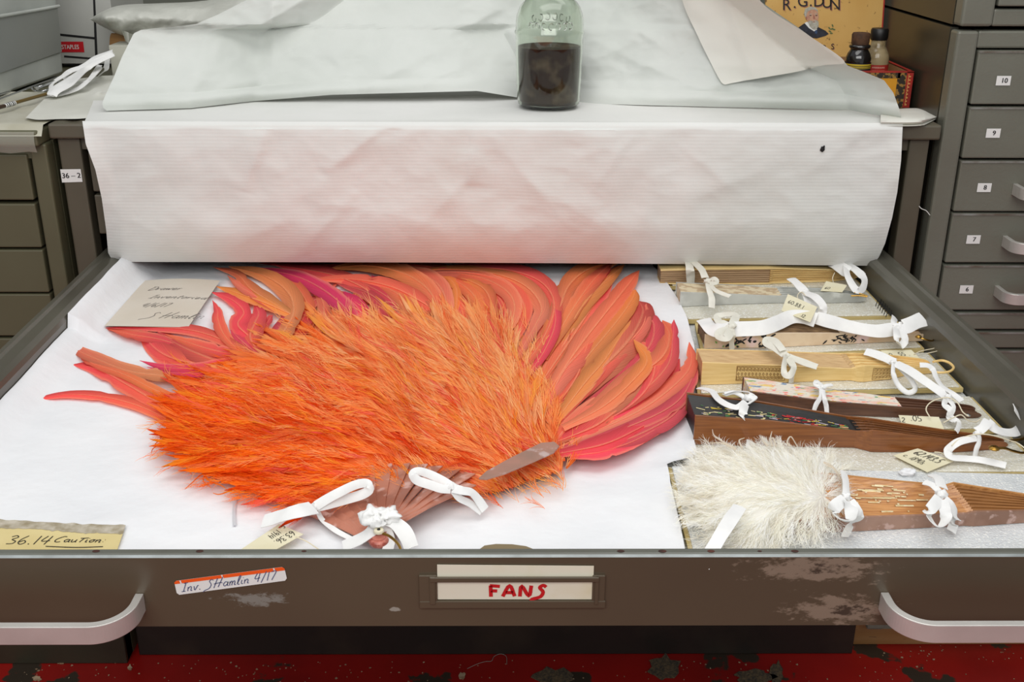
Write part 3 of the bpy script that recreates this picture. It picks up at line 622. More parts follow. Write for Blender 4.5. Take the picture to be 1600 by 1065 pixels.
mb = MB(); mb.hexa(*[[(.10, .0075, RZ+z_), (.574, .0075, RZ+z_), (.5545, .93, RZ+z_), (.10, .93, RZ+z_)] for z_ in (-.0655, -.0575)]); tag(mb.build('foam_liner', m_foam), 'sparkling white foam sheet lining the right side of the drawer', 'foam sheet')
ZF = -.0465                       # top of the foam trays
def tray(quad, label, h=.006, mt=None, z=ZF):
    r = thing('foam_tray', label, 'foam tray', pz(*quad[0], z-h), 'foam trays under the folded fans')
    pts = [pz(x, y, z-.0022) for x, y in quad]; pts = [Vector((min(p.x, .572-.018*p.y/.82), max(p.y, .009), p.z)) for p in pts]; c = sum(pts, Vector())/4
    mb = MB(); lo = [Vector((p.x, p.y, RZ+z-h-.0018)) for p in pts]; hi = [Vector((p.x, p.y, RZ+z-.0024)) for p in pts]; mb.hexa(lo, hi); mb.build('board', m_tan, r)
    mb = MB(); ins = [c+(p-c)*1.0 for p in pts]; ins = [p+(c-p).normalized()*.0045 for p in ins]
    mb.hexa([Vector((p.x, p.y, RZ+z-.0024)) for p in ins], [Vector((p.x, p.y, RZ+z)) for p in ins]); mb.build('foam', mt or m_foam_c, r, bevel=.001); return r
# ================================================================ the orange feather fan
fan = thing('feather_fan', 'large open orange feather fan with pinkish shell sticks, spread across the drawer', 'fan', pz(590, 840, ZS))
m_feather = vmat('dyed_feather', .62, .22, .5, .0, .12); m_hackle = vmat('hackle_plume', .6, .3, 0, .0, .06)
COLS = {'C': (250, 122, 94), 'P': (246, 90, 100), 'M': (226, 66, 112), 'O': (255, 152, 88), 'D': (220, 84, 84), 'T': (244, 152, 98), 'S': (252, 142, 112)}
def feather(pts, wpx, ca, cb, layer, seed=0, tipw=.0):
    rnd = random.Random(seed*977+13); n = 30; P = catmull([(x, y, 0) for x, y in pts], n)
    A_, B_ = s2l(COLS[ca]), s2l(COLS[cb]); jit = [rnd.uniform(.86, 1.12) for _ in range(3)]; A_ = tuple(min(1, a*j) for a, j in zip(A_, jit)); B_ = tuple(min(1, a*j) for a, j in zip(B_, jit))
    us = (-1, -.86, -.6, -.35, -.13, -.05, .05, .13, .35, .6, .86, 1); verts, cols, uvs = [], [], []; roll = rnd.uniform(-.5, .5); arch = rnd.uniform(.002, .007)
    fold = rnd.choice((0, 0, 1)); tpow = rnd.uniform(2.8, 4.5) if pts[-1][0] > 850 else rnd.uniform(1.5, 2.8); Lr = sum((P[i+1]-P[i]).length for i in range(n)); Hs = rnd.random()*50
    notch = [(rnd.uniform(.3, .9), rnd.choice((-1, 1)), rnd.uniform(.1, .4)) for _ in range(rnd.choice((1, 2, 3)))]
    for i, p in enumerate(P):
        t = i/n; tg = (P[min(i+1, n)]-P[max(i-1, 0)]).normalized(); sd = Vector((-tg.y, tg.x, 0))
        w = wpx*.5*(.45+.55*sstep(t/.35))*(1-((t-.42)/.58)**tpow if t > .42 else 1); w = max(w, .35)
        base = pz(p.x, p.y, ZS+.004); k = px_m(base); z0 = ZS+.004+layer*.00036+arch*math.sin(math.pi*min(1, t*1.15))+.002*(1-t)
        for u in us:
            ww = w*(1+.10*noise.noise(Vector((t*9, u*.5+Hs, 0)))+.05*noise.noise(Vector((t*40, u+Hs, 3.))))
            for nt_, sg, dp in notch:
                if u*sg > .5: ww *= 1-dp*max(0, 1-abs(t-nt_)/.035)
            zz = z0+k*w*(roll*u*.8-.35*abs(u)**1.5+(.08 if abs(u) < .1 else 0)+(.5*max(0, u)**2 if fold else 0))
            q = Vector((p.x, p.y))+Vector((sd.x, sd.y))*u*ww*1.0
            verts.append(pz(q.x, q.y, max(zz, ZS+.0025+layer*.0001)))
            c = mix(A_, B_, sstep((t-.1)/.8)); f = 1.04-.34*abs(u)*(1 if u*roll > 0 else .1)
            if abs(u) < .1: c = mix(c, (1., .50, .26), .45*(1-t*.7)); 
            if abs(u) > .8 and u*roll < 0: c = mix(c, s2l((255, 178, 138)), .35)  # lit rim painted into the vertex colour along one edge
            cols.append(tuple(x*f for x in c)); uvs.append((u, t*Lr/90+Hs))
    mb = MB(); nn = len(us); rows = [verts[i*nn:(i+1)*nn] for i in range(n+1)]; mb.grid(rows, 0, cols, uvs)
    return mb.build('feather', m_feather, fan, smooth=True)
FE = [  # centre line (pixels, root to tip), width, root colour, tip colour, layer
 # under-layer, tops near the hanging sheet
 ([(760,450),(690,420),(620,411),(545,409)],16,'C','D',0), ([(560,450),(520,424),(470,414),(405,411)],14,'C','D',0), ([(660,440),(600,420),(540,414),(470,412)],15,'O','D',1),
 # left sweep
 ([(320,690),(285,668),(235,641),(180,623),(120,616),(75,620),(34,631)],17,'C','P',4), ([(345,610),(280,590),(205,580),(155,562),(118,545),(92,526)],20,'T','C',9),
 ([(320,660),(258,634),(203,603),(155,577),(113,569)],30,'C','P',5), ([(320,640),(245,610),(195,585),(140,565),(122,550)],15,'O','C',8),
 ([(430,585),(372,543),(310,518),(240,511),(163,512)],17,'C','P',12), ([(300,545),(250,530),(205,522),(163,512)],16,'P','C',7), ([(420,585),(335,572),(272,560),(236,538),(222,510)],32,'C','P',8),
 ([(400,585),(335,562),(282,540),(244,516)],26,'C','D',10), ([(420,556),(355,566),(305,575),(255,573),(218,563)],16,'P','M',14), ([(390,574),(320,582),(270,582),(230,573)],12,'P','M',13),
 ([(420,590),(350,577),(300,560),(262,560)],26,'C','C',6), ([(410,560),(340,548),(295,535),(258,522)],20,'P','C',11), ([(300,510),(240,505),(200,500),(166,493)],14,'M','M',3),
 # small curls beside the note
 ([(385,560),(352,525),(341,500),(340,485),(332,469)],19,'C','P',13), ([(425,590),(398,535),(372,508),(381,487),(362,468),(330,456)],27,'P','P',15), ([(420,570),(392,530),(398,505),(404,490),(398,473)],34,'C','P',12), ([(432,545),(414,515),(421,498),(426,492)],12,'P','P',10),
 ([(440,570),(400,550),(375,530),(360,515)],28,'P','P',9),
 # upper left fronds
 ([(470,500),(428,474),(393,452),(370,428),(333,417)],21,'T','C',16), ([(470,498),(415,473),(372,458),(337,447)],20,'O','O',13), ([(430,485),(400,462),(375,447),(355,430)],14,'C','S',14),
 ([(425,575),(440,525),(459,487),(449,455),(412,430),(357,416)],31,'T','O',22), ([(470,540),(480,505),(478,470),(455,440),(425,424)],22,'C','C',17),
 ([(565,535),(548,492),(512,457),(462,431),(400,418)],26,'M','M',21), ([(620,515),(582,460),(532,433),(480,421),(424,413)],22,'C','D',18), ([(700,500),(660,472),(612,448),(550,436),(474,438)],24,'C','C',25),
 ([(450,560),(466,512),(478,488),(484,470)],30,'D','D',15), ([(486,545),(502,505),(506,478),(496,458),(470,440)],20,'C','C',19), ([(520,520),(534,488),(524,462),(500,448)],30,'T','O',18),
 ([(590,540),(565,490),(545,468),(508,452)],26,'P','M',19), ([(620,530),(602,482),(572,456),(528,444)],24,'D','D',17), ([(640,520),(640,480),(610,452),(560,440)],26,'T','C',20),
 ([(600,520),(592,480),(606,452),(580,430)],28,'C','M',16), ([(660,515),(620,475),(575,446),(520,430)],20,'P','D',15), ([(560,540),(530,510),(520,480),(540,455)],26,'C','P',12),
 ([(460,545),(520,500),(560,470),(600,455)],28,'C','C',5), ([(410,540),(450,500),(490,470),(530,440)],22,'P','C',4),
 # arching centre family
 ([(700,530),(686,482),(664,447),(622,423),(570,414),(512,420)],28,'C','O',24), ([(700,520),(697,470),(680,440),(640,424),(588,411)],26,'S','C',22), ([(720,520),(712,478),(702,450),(688,432)],26,'C','P',21),
 ([(752,525),(752,490),(738,458),(706,436),(660,426)],24,'T','C',20), ([(712,495),(714,455),(704,436),(688,430)],15,'O','O',26), ([(766,520),(768,480),(757,452),(727,436),(690,428)],22,'C','O',23),
 ([(780,535),(803,492),(797,460),(762,437),(715,426),(668,424)],25,'S','C',25), ([(795,545),(818,500),(815,467),(789,440),(742,426),(690,424),(636,428)],27,'C','S',28), ([(800,570),(834,512),(846,480),(822,447),(772,427),(702,420),(650,423)],24,'S','O',27),
 ([(800,590),(842,540),(866,482),(850,444),(803,423),(742,417),(685,419)],25,'C','P',29), ([(815,600),(852,545),(868,500),(858,460),(830,438)],20,'P','P',26), ([(776,540),(790,500),(780,465),(745,443)],22,'D','C',19),
 ([(740,530),(730,490),(715,465),(690,450)],26,'C','C',14), ([(640,520),(660,480),(650,450),(620,435)],24,'C','D',13),
 # right wing
 ([(830,570),(868,500),(888,447),(925,417),(968,409)],29,'S','O',22), ([(850,560),(890,490),(925,440),(958,407)],24,'T','C',25), ([(865,560),(905,485),(942,442),(976,413)],24,'O','O',23), ([(880,540),(915,480),(945,440),(948,407)],18,'C','P',21),
 ([(850,590),(895,515),(932,466),(958,433)],32,'S','P',24), ([(840,640),(895,555),(945,490),(977,450),(999,422)],28,'S','C',30), ([(830,620),(885,540),(925,480),(955,448)],32,'C','C',26),
 ([(850,640),(915,560),(965,500),(987,468),(993,452)],26,'T','O',23), ([(855,660),(935,580),(983,530),(1004,490),(999,470)],46,'S','D',27), ([(870,660),(952,565),(1002,512),(1010,474)],25,'C','S',29),
 ([(880,665),(962,600),(1012,545),(1022,510),(1010,490)],32,'P','P',24), ([(880,675),(972,602),(1032,560),(1046,525),(1035,500)],32,'S','C',25), ([(895,680),(992,620),(1042,572),(1051,530),(1053,499)],23,'C','P',22),
 ([(890,690),(992,645),(1052,603),(1079,570),(1077,534)],26,'S','C',33), ([(880,700),(985,665),(1052,632),(1079,596),(1084,560)],22,'P','P',28), ([(880,705),(960,692),(1022,667),(1060,640),(1075,602)],28,'P','P',26), ([(875,708),(942,694),(992,672),(1044,642)],28,'P','P',29),
 ([(880,668),(942,635),(988,595),(1011,562),(990,530)],24,'S','O',48), ([(900,680),(975,640),(1015,600),(1022,560),(1000,532)],30,'P','C',34), ([(865,692),(932,650),(992,600),(1032,570)],32,'C','S',28), ([(865,662),(912,600),(946,560),(986,500)],26,'O','O',31),
 ([(855,652),(900,590),(922,530),(962,478)],30,'C','C',24), ([(900,712),(982,692),(1050,652),(1071,622)],20,'P','M',24), ([(870,700),(952,660),(1002,640),(1042,602),(1062,560)],30,'C','P',27), ([(840,600),(870,545),(880,505),(900,470)],28,'T','C',20),
 ([(850,640),(880,580),(910,545),(930,510)],34,'S','C',22), ([(870,690),(930,665),(965,640),(1000,620)],34,'P','S',30), ([(880,700),(1000,650),(1050,600),(1060,570)],24,'P','M',20), ([(890,712),(940,705),(985,690),(1030,672)],24,'P','P',25),
 ([(830,590),(855,530),(870,470),(880,440)],22,'C','O',18), ([(860,640),(920,590),(950,545),(975,505)],24,'D','P',21), ([(865,690),(900,655),(960,620),(1005,590)],28,'S','S',32),
]
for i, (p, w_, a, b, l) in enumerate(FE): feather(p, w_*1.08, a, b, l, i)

# --- the mass of hackles over the long feathers
POLY = [(238,692),(250,640),(275,600),(330,572),(395,545),(425,520),(480,505),(545,500),(600,492),(660,485),(720,482),(775,492),(812,520),(838,565),(858,620),(884,672),(905,700),(912,716),(880,735),(830,752),(772,772),(742,768),(700,752),(640,745),(590,752),(545,765),(505,787),(470,788),(425,782),(350,766),(310,742),(300,725)]
def inside(x, y, Pg):
    c = False; j = len(Pg)-1
    for i in range(len(Pg)):
        (xi, yi), (xj, yj) = Pg[i], Pg[j]
        if (yi > y) != (yj > y) and x < (xj-xi)*(y-yi)/(yj-yi)+xi: c = not c
        j = i
    return c
def edge_dist(x, y, Pg):
    b = 1e9
    for i in range(len(Pg)):
        (x0, y0), (x1, y1) = Pg[i-1], Pg[i]; dx, dy = x1-x0, y1-y0; t = max(0, min(1, ((x-x0)*dx+(y-y0)*dy)/(dx*dx+dy*dy))); b = min(b, math.hypot(x-x0-t*dx, y-y0-t*dy))
    return b
FLOW = [(280,700,-1,.18),(250,650,-1,-.1),(340,590,-1,-.25),(450,650,-1,-.3),(440,760,-1,.12),(350,750,-1,.2),(520,520,-1,-.45),(420,550,-1,-.3),(560,600,-.9,-.55),(560,700,-1,-.35),(650,510,-.75,-.65),(680,600,-.8,-.7),(680,700,-.9,-.6),(705,490,-.4,-1),(760,545,-.55,-.9),
        (770,620,-.75,-.75),(780,700,-.85,-.65),(820,540,-.1,-1),(845,640,-.3,-1),(870,685,.2,-.9),(900,708,.8,-.2),(570,770,-.6,.2),(640,745,-.2,-.8),(740,750,-.7,-.5),(500,780,-1,.2),(840,720,-.9,-.3)]
def flow(x, y):
    sx = sy = 0
    for fx, fy, dx, dy in FLOW:
        w_ = 1/((x-fx)**2+(y-fy)**2+300)**1.2; L = math.hypot(dx, dy); sx += dx/L*w_; sy += dy/L*w_
    L = math.hypot(sx, sy); return sx/L, sy/L
def dome(x, y): 
    d = edge_dist(x, y, POLY) if inside(x, y, POLY) else 0
    return .011+.015*sstep(d/70)
def hcol(x, y, rnd):
    t = max(0, min(1, (x-370)/430))*.55+max(0, min(1, (720-y)/240))*.55; t = sstep(t*.95+rnd.gauss(0, .12))
    c = mix(s2l((255, 120, 22)), s2l((255, 194, 126)), t); r = rnd.random(); c = mix(c, s2l((214, 52, 4)), min(.75, max(0, noise.noise(Vector((x*.022, y*.03, 2.)))*1.5+.15)*(1-.75*t)))
    if r < .11: c = mix(c, s2l((255, 176, 50)), .5)
    elif r < .17: c = mix(c, s2l((240, 84, 96)), .6)
    elif r < .34: c = mix(c, s2l((226, 62, 8)), .7*(1-.7*t))
    elif r < .52: c = mix(c, s2l((255, 206, 150)), .6*(.3+t))
    return c
def strand_mass(mb, spots, rnd, flowf, colf, heightf, lenr, nb, wid, spread, curl=.0, floor=ZS+.004, rising=.6, vane=0):
    for (x, y) in spots:
        fx, fy = flowf(x, y); a = math.atan2(fy, fx)+rnd.gauss(0, .13)+.35*noise.noise(Vector((x*.018, y*.018, 6.))); L = rnd.uniform(*lenr); c0 = colf(x, y, rnd); H = heightf(x, y); lay = rnd.uniform(0, .0035)
        bend = .9*noise.noise(Vector((x*.013, y*.013, 9.)))+rnd.gauss(0, .22); sg0 = 1; lift = rnd.uniform(-.002, .004)
        k0 = px_m(pz(x, y, ZS))
        if vane:
            aa, hx, hy = a, x, y; row_, cc_ = [], []
            for i in range(8):
                t = i/7; hx_, hy_ = x+math.cos(a+bend*t*.5)*L*1.15*t, y+math.sin(a+bend*t*.5)*L*1.15*t*.9; wv_ = vane*max(.04, math.sin(min(.97, t*.9+.07)*math.pi))**1.1*.55
                nx, ny = -math.sin(a), math.cos(a); zc = floor+H*.74+lay*.6+lift*t-.0015; r3 = []
                for u in (-1, -.5, 0, .5, 1): r3.append(pz(hx_+nx*u*wv_*rnd.uniform(.8, 1.1), hy_+ny*u*wv_*.8, max(floor, zc-abs(u)*.0016+.0006*rnd.random()))); cc_.append(tuple(v*(.86+.20*t+.10*rnd.random()-.08*abs(u)) for v in c0))
                row_.append(r3)
            mb.grid(row_, 0, cc_)
        for b in range(nb):
            s0 = b/nb*.75; sg = -1 if b % 2 else 1; ln = L*rnd.uniform(.42, .7)*(1-s0*.35)
            aa = a+bend*s0; px0, py0 = x+math.cos(aa)*L*s0*.9, y+math.sin(aa)*L*s0*.9
            th = sg*rnd.uniform(.1, spread)*(1-.45*s0); f = rnd.uniform(.9, 1.12); col = tuple(min(1., v*f) for v in c0)
            n = 6; pts = []; cx_, cy_ = px0, py0; ang = aa+th
            cz = floor+H*rnd.uniform(.7, 1.0)+lay; dz = lift+rnd.gauss(0, .0012)
            cur = -th*.8/n+bend*.75/n+rnd.gauss(0, curl)
            for i in range(n+1):
                t = i/n; z = cz+dz*math.sin(t*2.2)-.45*H*t*t*(1-rising)
                pts.append(pz(cx_, cy_, max(z, floor))); cx_ += math.cos(ang)*ln/n; cy_ += math.sin(ang)*ln/n*.85; ang += cur
            R_ = []; cc = []
            for i, p in enumerate(pts):
                t = i/n; tg = (pts[min(i+1, n)]-pts[max(i-1, 0)]); sd = tg.cross(Vector((0, -.5, 1))); sd = sd.normalized() if sd.length > 1e-9 else Vector((1, 0, 0))
                w_ = wid*k0*(1-t*.82)*.5*(.6+.4*min(1, t*6)); R_.append((p-sd*w_, p+sd*w_)); cs = tuple(min(1., v*(.98+.15*t)) for v in col); cc += [cs, cs]
            mb.grid([list(r) for r in R_], 0, cc)
rnd = random.Random(11); mb = MB()
rows, cols = [], []                 # the downy bed the strands grow from
GX, GY = 70, 44
pts_in = {}
for j in range(GY+1):
    for i in range(GX+1):
        x, y = lerp(240, 912, i/GX), lerp(482, 790, j/GY)
        if inside(x, y, POLY) and edge_dist(x, y, POLY) > 7:
            pts_in[i, j] = len(mb.v); h = dome(x, y); mb.v.append(pz(x, y, ZS+.003+max(.006, h*.8)+.003*noise.noise(Vector((x*.05, y*.05, 0))))); c = hcol(x, y, random.Random(i*99+j)); c = mix(c, s2l((250, 96, 16)), .4); mb.c.append(c)
for (i, j), a in list(pts_in.items()):
    if all(k in pts_in for k in ((i+1, j), (i, j+1), (i+1, j+1))): mb.f.append([a, pts_in[i+1, j], pts_in[i+1, j+1], pts_in[i, j+1]]); mb.m.append(0)
spots = []
while len(spots) < 2000:
    x, y = rnd.uniform(238, 912), rnd.uniform(482, 790)
    if inside(x, y, POLY):
        fx, fy = flow(x, y)
        k = 0
        while k < 58 and inside(x-fx*3, y-fy*2.4, POLY): x -= fx*3; y -= fy*2.4; k += 3; fx, fy = flow(x, y)
        spots.append((x, y))
spots.sort(key=lambda s: s[0]-s[1]*.4)
strand_mass(mb, spots, rnd, flow, hcol, dome, (40, 88), 22, .95, .30, .05, vane=11)
edge_spots = []
for i in range(len(POLY)):           # wisps straying past the outline
    (x0, y0), (x1, y1) = POLY[i-1], POLY[i]; m_ = int(math.hypot(x1-x0, y1-y0)/9)+1
    for k in range(m_): edge_spots.append((lerp(x0, x1, rnd.random())+rnd.gauss(0, 4), lerp(y0, y1, rnd.random())*.0+lerp(y0, y1, (k+.5)/m_)+rnd.gauss(0, 4)))
edge_spots = [(x-flow(x, y)[0]*32, y-flow(x, y)[1]*25) for x, y in edge_spots]
strand_mass(mb, edge_spots, rnd, flow, hcol, lambda x, y: .012, (36, 66), 9, 1.2, .45, .10)
for pl in ([(345,742),(318,740),(302,752),(289,764)],[(345,745),(322,742),(318,752),(330,762)],[(372,760),(355,768),(342,772),(333,770)],[(316,735),(326,750),(345,758),(354,764)],[(298,722),(292,730),(300,741)],[(270,700),(255,692),(240,700),(236,708)],[(280,690),(262,684),(246,690),(240,698)]):
    mb_p = [pz(x, y, ZS+.012) for x, y in pl]; n0 = len(mb.v); mb.ribbon(mb_p, lambda u: .0022*(1-u*.8), .4, .0004); mb.c += [s2l((244, 130, 20))]*(len(mb.v)-n0)
o = mb.build('hackle_feathers', m_hackle, fan, smooth=True, kind='stuff', label='fluffy orange hackles over the long feathers')

# --- shell sticks and guards
m_shell = mat('pink_shell', (192, 122, 98), .3, col2=(156, 90, 68), nscale=34, ncon=(.42, .58), col3=(214, 168, 156), n3=60, c3=(.56, .66), spec=.6, coat=.3)
m_shell_g = mat('mauve_shell', (150, 118, 104), .3, col2=(176, 128, 112), nscale=30, col3=(196, 172, 168), n3=60, c3=(.58, .66), spec=.6, coat=.3)
PV = (592, 846)
PW = pz(PV[0], PV[1], ZS+.012); e0, e1 = pz(492, 805, ZS+.012)-PW, pz(728, 782, ZS+.012)-PW
a0, a1 = math.atan2(e0.y, e0.x), math.atan2(e1.y, e1.x); RS = (pz(592, 742, ZS+.012)-PW).length*1.12; NST = 13; st_ = (a0-a1)/NST
for i in range(NST):
    a = a0-st_*(i+.5); hw = st_*.53 if i not in (9,) else st_*.42; R1 = RS*(.98 if 0 < i < NST-1 else .86); z = PW.z-.003+i*.0009
    P = lambda r, an, dz=0: Vector((PW.x+r*math.cos(an), PW.y+r*math.sin(an), z+dz))
    L0, L1, L2, L3 = P(.004, a+1.3), P(R1*.5, a+hw, 0), P(R1, a+hw, 0), P(R1, a-hw, .0036); L4 = P(R1*.5, a-hw, .0024); L5 = P(.004, a-1.3)
    mb = MB(); pts = [L0, L1, L2, L3, L4, L5]; up = Vector((0, 0, .0013)); n6 = 6
    mb.add([p for p in pts]+[p+up for p in pts], [(0, 1, 4, 5)[::-1], (1, 2, 3, 4)[::-1], (6, 7, 10, 11), (7, 8, 9, 10)]+[(k, (k+1) % 6, 6+(k+1) % 6, 6+k) for k in range(6)])
    mb.build('stick', m_shell, fan, bevel=.0003)
mb = MB(); mb.poly([pz(x, y, ZS+.034) for x, y in ((748, 749), (760, 738), (800, 716), (845, 694), (866, 692), (874, 699), (866, 708), (835, 722), (790, 741), (760, 750))], .002)
mb.build('guard', m_shell_g, fan, bevel=.0004, label='mauve shell guard stick lying over the hackles at the right')
mb = MB(); mb.lathe([(.008, 0), (.0092, .002), (.0092, .004), (.0075, .0058), (.006, .006), (.0058, .0075), (.003, .008)], pz(592, 849, ZS+.014), 20); mb.build('pivot_end', mat('pink_horn', (206, 124, 108), .3, col2=(160, 78, 66), nscale=120, ncon=(.45, .55)), fan, smooth=True)
mb = MB(); c = pz(592, 831, ZS+.026); mb.lathe([(.0046, 0), (.005, .0012), (.0042, .0026), (.0016, .0028)], c, 18); mb.lathe([(.0016, .0028), (.0014, .0034), (.0002, .0036)], c, 10, 1); mb.build('rivet', [mat('bone', (226, 218, 190), .4), m_ink], fan, smooth=True)
m_brass = mat('brass', (176, 138, 66), .28, metal=1, col2=(140, 104, 48), nscale=60)
mb = MB(); mb.tube([pz(x, y, ZS+h) for x, y, h in ((598, 833, .026), (608, 837, .026), (618, 845, .026), (625, 855, .025), (626, 868, .022), (612, 880, .018), (596, 876, .016))], .0013, 8, smooth=30); mb.build('bail', m_brass, fan, smooth=True)
# ================================================================ foam trays and the folded fans on the right
tray([(1046, 447), (1050, 428), (1362, 428), (1382, 450)], 'foam tray under the cream wooden fan nearest the hanging sheet')
tray([(1070, 500), (1046, 458), (1352, 449), (1393, 494)], 'foam tray with scribbled tan corner under the grey shell fan')
tray([(1098, 560), (1086, 505), (1440, 500), (1471, 544)], 'foam tray under the shell fan with black flowers')
tray([(1090, 616), (1084, 556), (1480, 552), (1536, 606)], 'foam tray under the carved tan fan with a wooden loop')
tray([(1160, 678), (1150, 640), (1556, 620), (1596, 670)], 'foam tray under the painted paper fan with dark wood guards')
tray([(1080, 740), (1078, 692), (1680, 680), (1712, 738)], 'foam tray under the black pleated fan')
tray([(1081, 880), (1043, 729), (1720, 742), (1800, 880)], 'largest foam tray, under the white feather fan', mt=m_foam)
mb = MB(); 
for i in range(6): mb.ribbon([pz(1368+i*3.2+dx, 470+i*3.5+dy, ZF+.0006) for dx, dy in ((0, 8), (4, -2), (7, 6), (9, -3))], .0009, 0, .0003)
tag(mb.build('scribbled_mark', m_ink, None), 'black scribbled mark on the tan corner of the grey fan tray', 'mark')

def folded_fan(name, label, st, split, m_guard, m_leaf, m_stick, layers=9, flat=False, leaf_drop=.0, m_gback=None, zb=ZF, pleat=.0025, leaf=True):
    # st: stations (x, y of front bottom, y of front top, y of back top) along the length, in photograph pixels on the tray
    S = []
    for x, yb, yt, yk in st:
        p = pz(x, yb, zb+.0006); t = py(x, yt, p.y); h = max(t.z-RZ, zb+.004); k = pz(x, yk, h); S.append((p, h, max(k.y-p.y, .004), x))
    def at(x):
        for a, b in zip(S, S[1:]):
            if x <= b[3] or b is S[-1]:
                u = (x-a[3])/(b[3]-a[3]); return a[0].lerp(b[0], u), lerp(a[1], b[1], u), lerp(a[2], b[2], u)
    r = thing(name, label, 'fan', pz((st[0][0]+st[-1][0])/2, st[len(st)//2][1], zb), None)
    x0, x1 = st[0][0], st[-1][0]; N = 48
    xs = [lerp(x0, x1-16, i/36) for i in range(36)]+[x1-16*(1-math.sin(i/12*math.pi/2)) for i in range(13)]; GT = .0026
    def slab(xa, xb, v0, v1, dz0=0, dz1=0, round_end=True, n=30):   # a plate between stack fractions v0..v1, whole blade height
        rings = []
        for x in [lerp(xa, min(xb, x1-16), i/14) for i in range(14)]+[min(xb, x1-16)+(xb-min(xb, x1-16))*math.sin(i/9*math.pi/2) for i in range(10)]:
            p, h, d = at(x); lo, hi = p.z+dz0, RZ+h+dz1
            if round_end and x > x1-16: q = (x-(x1-16))/16; m = (lo+hi)/2; e = math.sqrt(max(0, 1-(q*.95)**2)); lo, hi = m+(lo-m)*e, m+(hi-m)*e
            rings.append([Vector((p.x, p.y+d*v0, lo)), Vector((p.x, p.y+d*v1, lo)), Vector((p.x, p.y+d*v1, hi)), Vector((p.x, p.y+d*v0, hi))])
        return MB().loft(rings)
    def plate(xa, xb, w0, w1, inset=0, n=30):                       # level plate between height fractions
        rings = []
        for i in range(n+1):
            x = lerp(xa, xb, i/n); p, h, d = at(x); lo, hi = lerp(p.z, RZ+h, w0), lerp(p.z, RZ+h, w1); e = 1
            if x > x1-16: e = math.sqrt(max(0, 1-((x-(x1-16))/16*.95)**2))
            ya, yb = p.y+inset+d*(1-e)/2, p.y+d-inset-d*(1-e)/2; rings.append([Vector((p.x, ya, lo)), Vector((p.x, yb, lo)), Vector((p.x, yb, hi)), Vector((p.x, ya, hi))])
        return MB().loft(rings)
    if flat:
        plate(x0, x1, .90, 1.0).build('guard', m_guard, r, bevel=.0004); plate(x0, x1, 0, .09).build('guard', m_guard, r, bevel=.0004)
        if leaf:
            n = layers*2; rings = []
            for i in range(25):
                x = lerp(x0+1, split, i/24); p, h, d = at(x); ring = []
                for j in range(n+1): w_ = lerp(.10, .89, j/n); ring.append(Vector((p.x, p.y+(.0010 if j % 2 else .0022)+.0006*noise.noise(Vector((x*.05, j, 0))), lerp(p.z, RZ+h, w_))))
                ring += [Vector((p.x, p.y+d-.002, lerp(p.z, RZ+h, .89))), Vector((p.x, p.y+d-.002, lerp(p.z, RZ+h, .10)))]; rings.append(ring)
            MB().loft(rings).build('leaf', m_leaf, r)
        for j in range(layers): plate(split-4, x1-3, .10+.79*j/layers, .10+.79*(j+.72)/layers, .0008).build('stick', m_stick, r)
        return r, at
    def gv(x): return GT
    def guard(front):
        rings = []
        for i in range(N+1):
            x = xs[i]; p, h, d = at(x); lo, hi = p.z, RZ+h+.0006
            if x > x1-16: q = (x-(x1-16))/16; m = (lo+hi)/2; e = math.sqrt(max(0, 1-(q*.97)**2)); lo, hi = m+(lo-m)*e, m+(hi-m)*e
            ya, yb = (p.y, p.y+GT) if front else (p.y+d-GT, p.y+d); rings.append([Vector((p.x, ya, lo)), Vector((p.x, yb, lo)), Vector((p.x, yb, hi)), Vector((p.x, ya, hi))])
        return MB().loft(rings)
    guard(True).build('guard', m_guard, r, bevel=.0005); guard(False).build('guard', m_gback or m_guard, r, bevel=.0005)
    if leaf:
        rows = []; n = layers*2; lo_rows = []
        for i in range(33):
            x = lerp(x0+1.5, split, i/32); p, h, d = at(x); row = []
            for j in range(n+1):
                v = j/n; zz = RZ+h-leaf_drop-(pleat if j % 2 else 0)+.0006*noise.noise(Vector((x*.04, j*.7, 3))); row.append(Vector((p.x+.0008*noise.noise(Vector((i*.0, j, 1))), p.y+GT+(d-2*GT)*v, zz)))
            rows.append([Vector((p.x, p.y+GT, p.z+.001))]+row+[Vector((p.x, p.y+d-GT, p.z+.001))])
        MB().loft(rows).build('leaf', m_leaf, r)
    for j in range(layers):
        v0 = .08+.84*j/layers; slab(split-5, x1-3, v0, v0+.84*.7/layers, 0, -.0012-.0010*(j % 2)).build('stick', m_stick, r)
    return r, at
def wood(name, a, b, rough=.4, coat=.2, sx=(3, 40, 60), **k): return mat(name, a, rough, col2=b, nscale=6, ncon=(.3, .7), stretch=sx, coat=coat, **k)
m_wA, m_wA2 = wood('pale_sandalwood', (242, 214, 152), (230, 198, 132)), wood('pale_sandalwood_sticks', (234, 200, 134), (200, 158, 94), sx=(3, 30, 160))
m_leafA = wood('brown_paper_edges', (180, 150, 114), (146, 116, 84), .8, 0, sx=(4, 10, 190))
folded_fan('folding_fan', 'closed cream wooden fan lying flat, nearest the hanging sheet', [(1031,444,421,408),(1110,445,419,408),(1204,444,418,408),(1207,443,418,408),(1300,440,421,415),(1346,434,424,419)], 1206, m_wA, m_leafA, m_wA2, 6, flat=True)
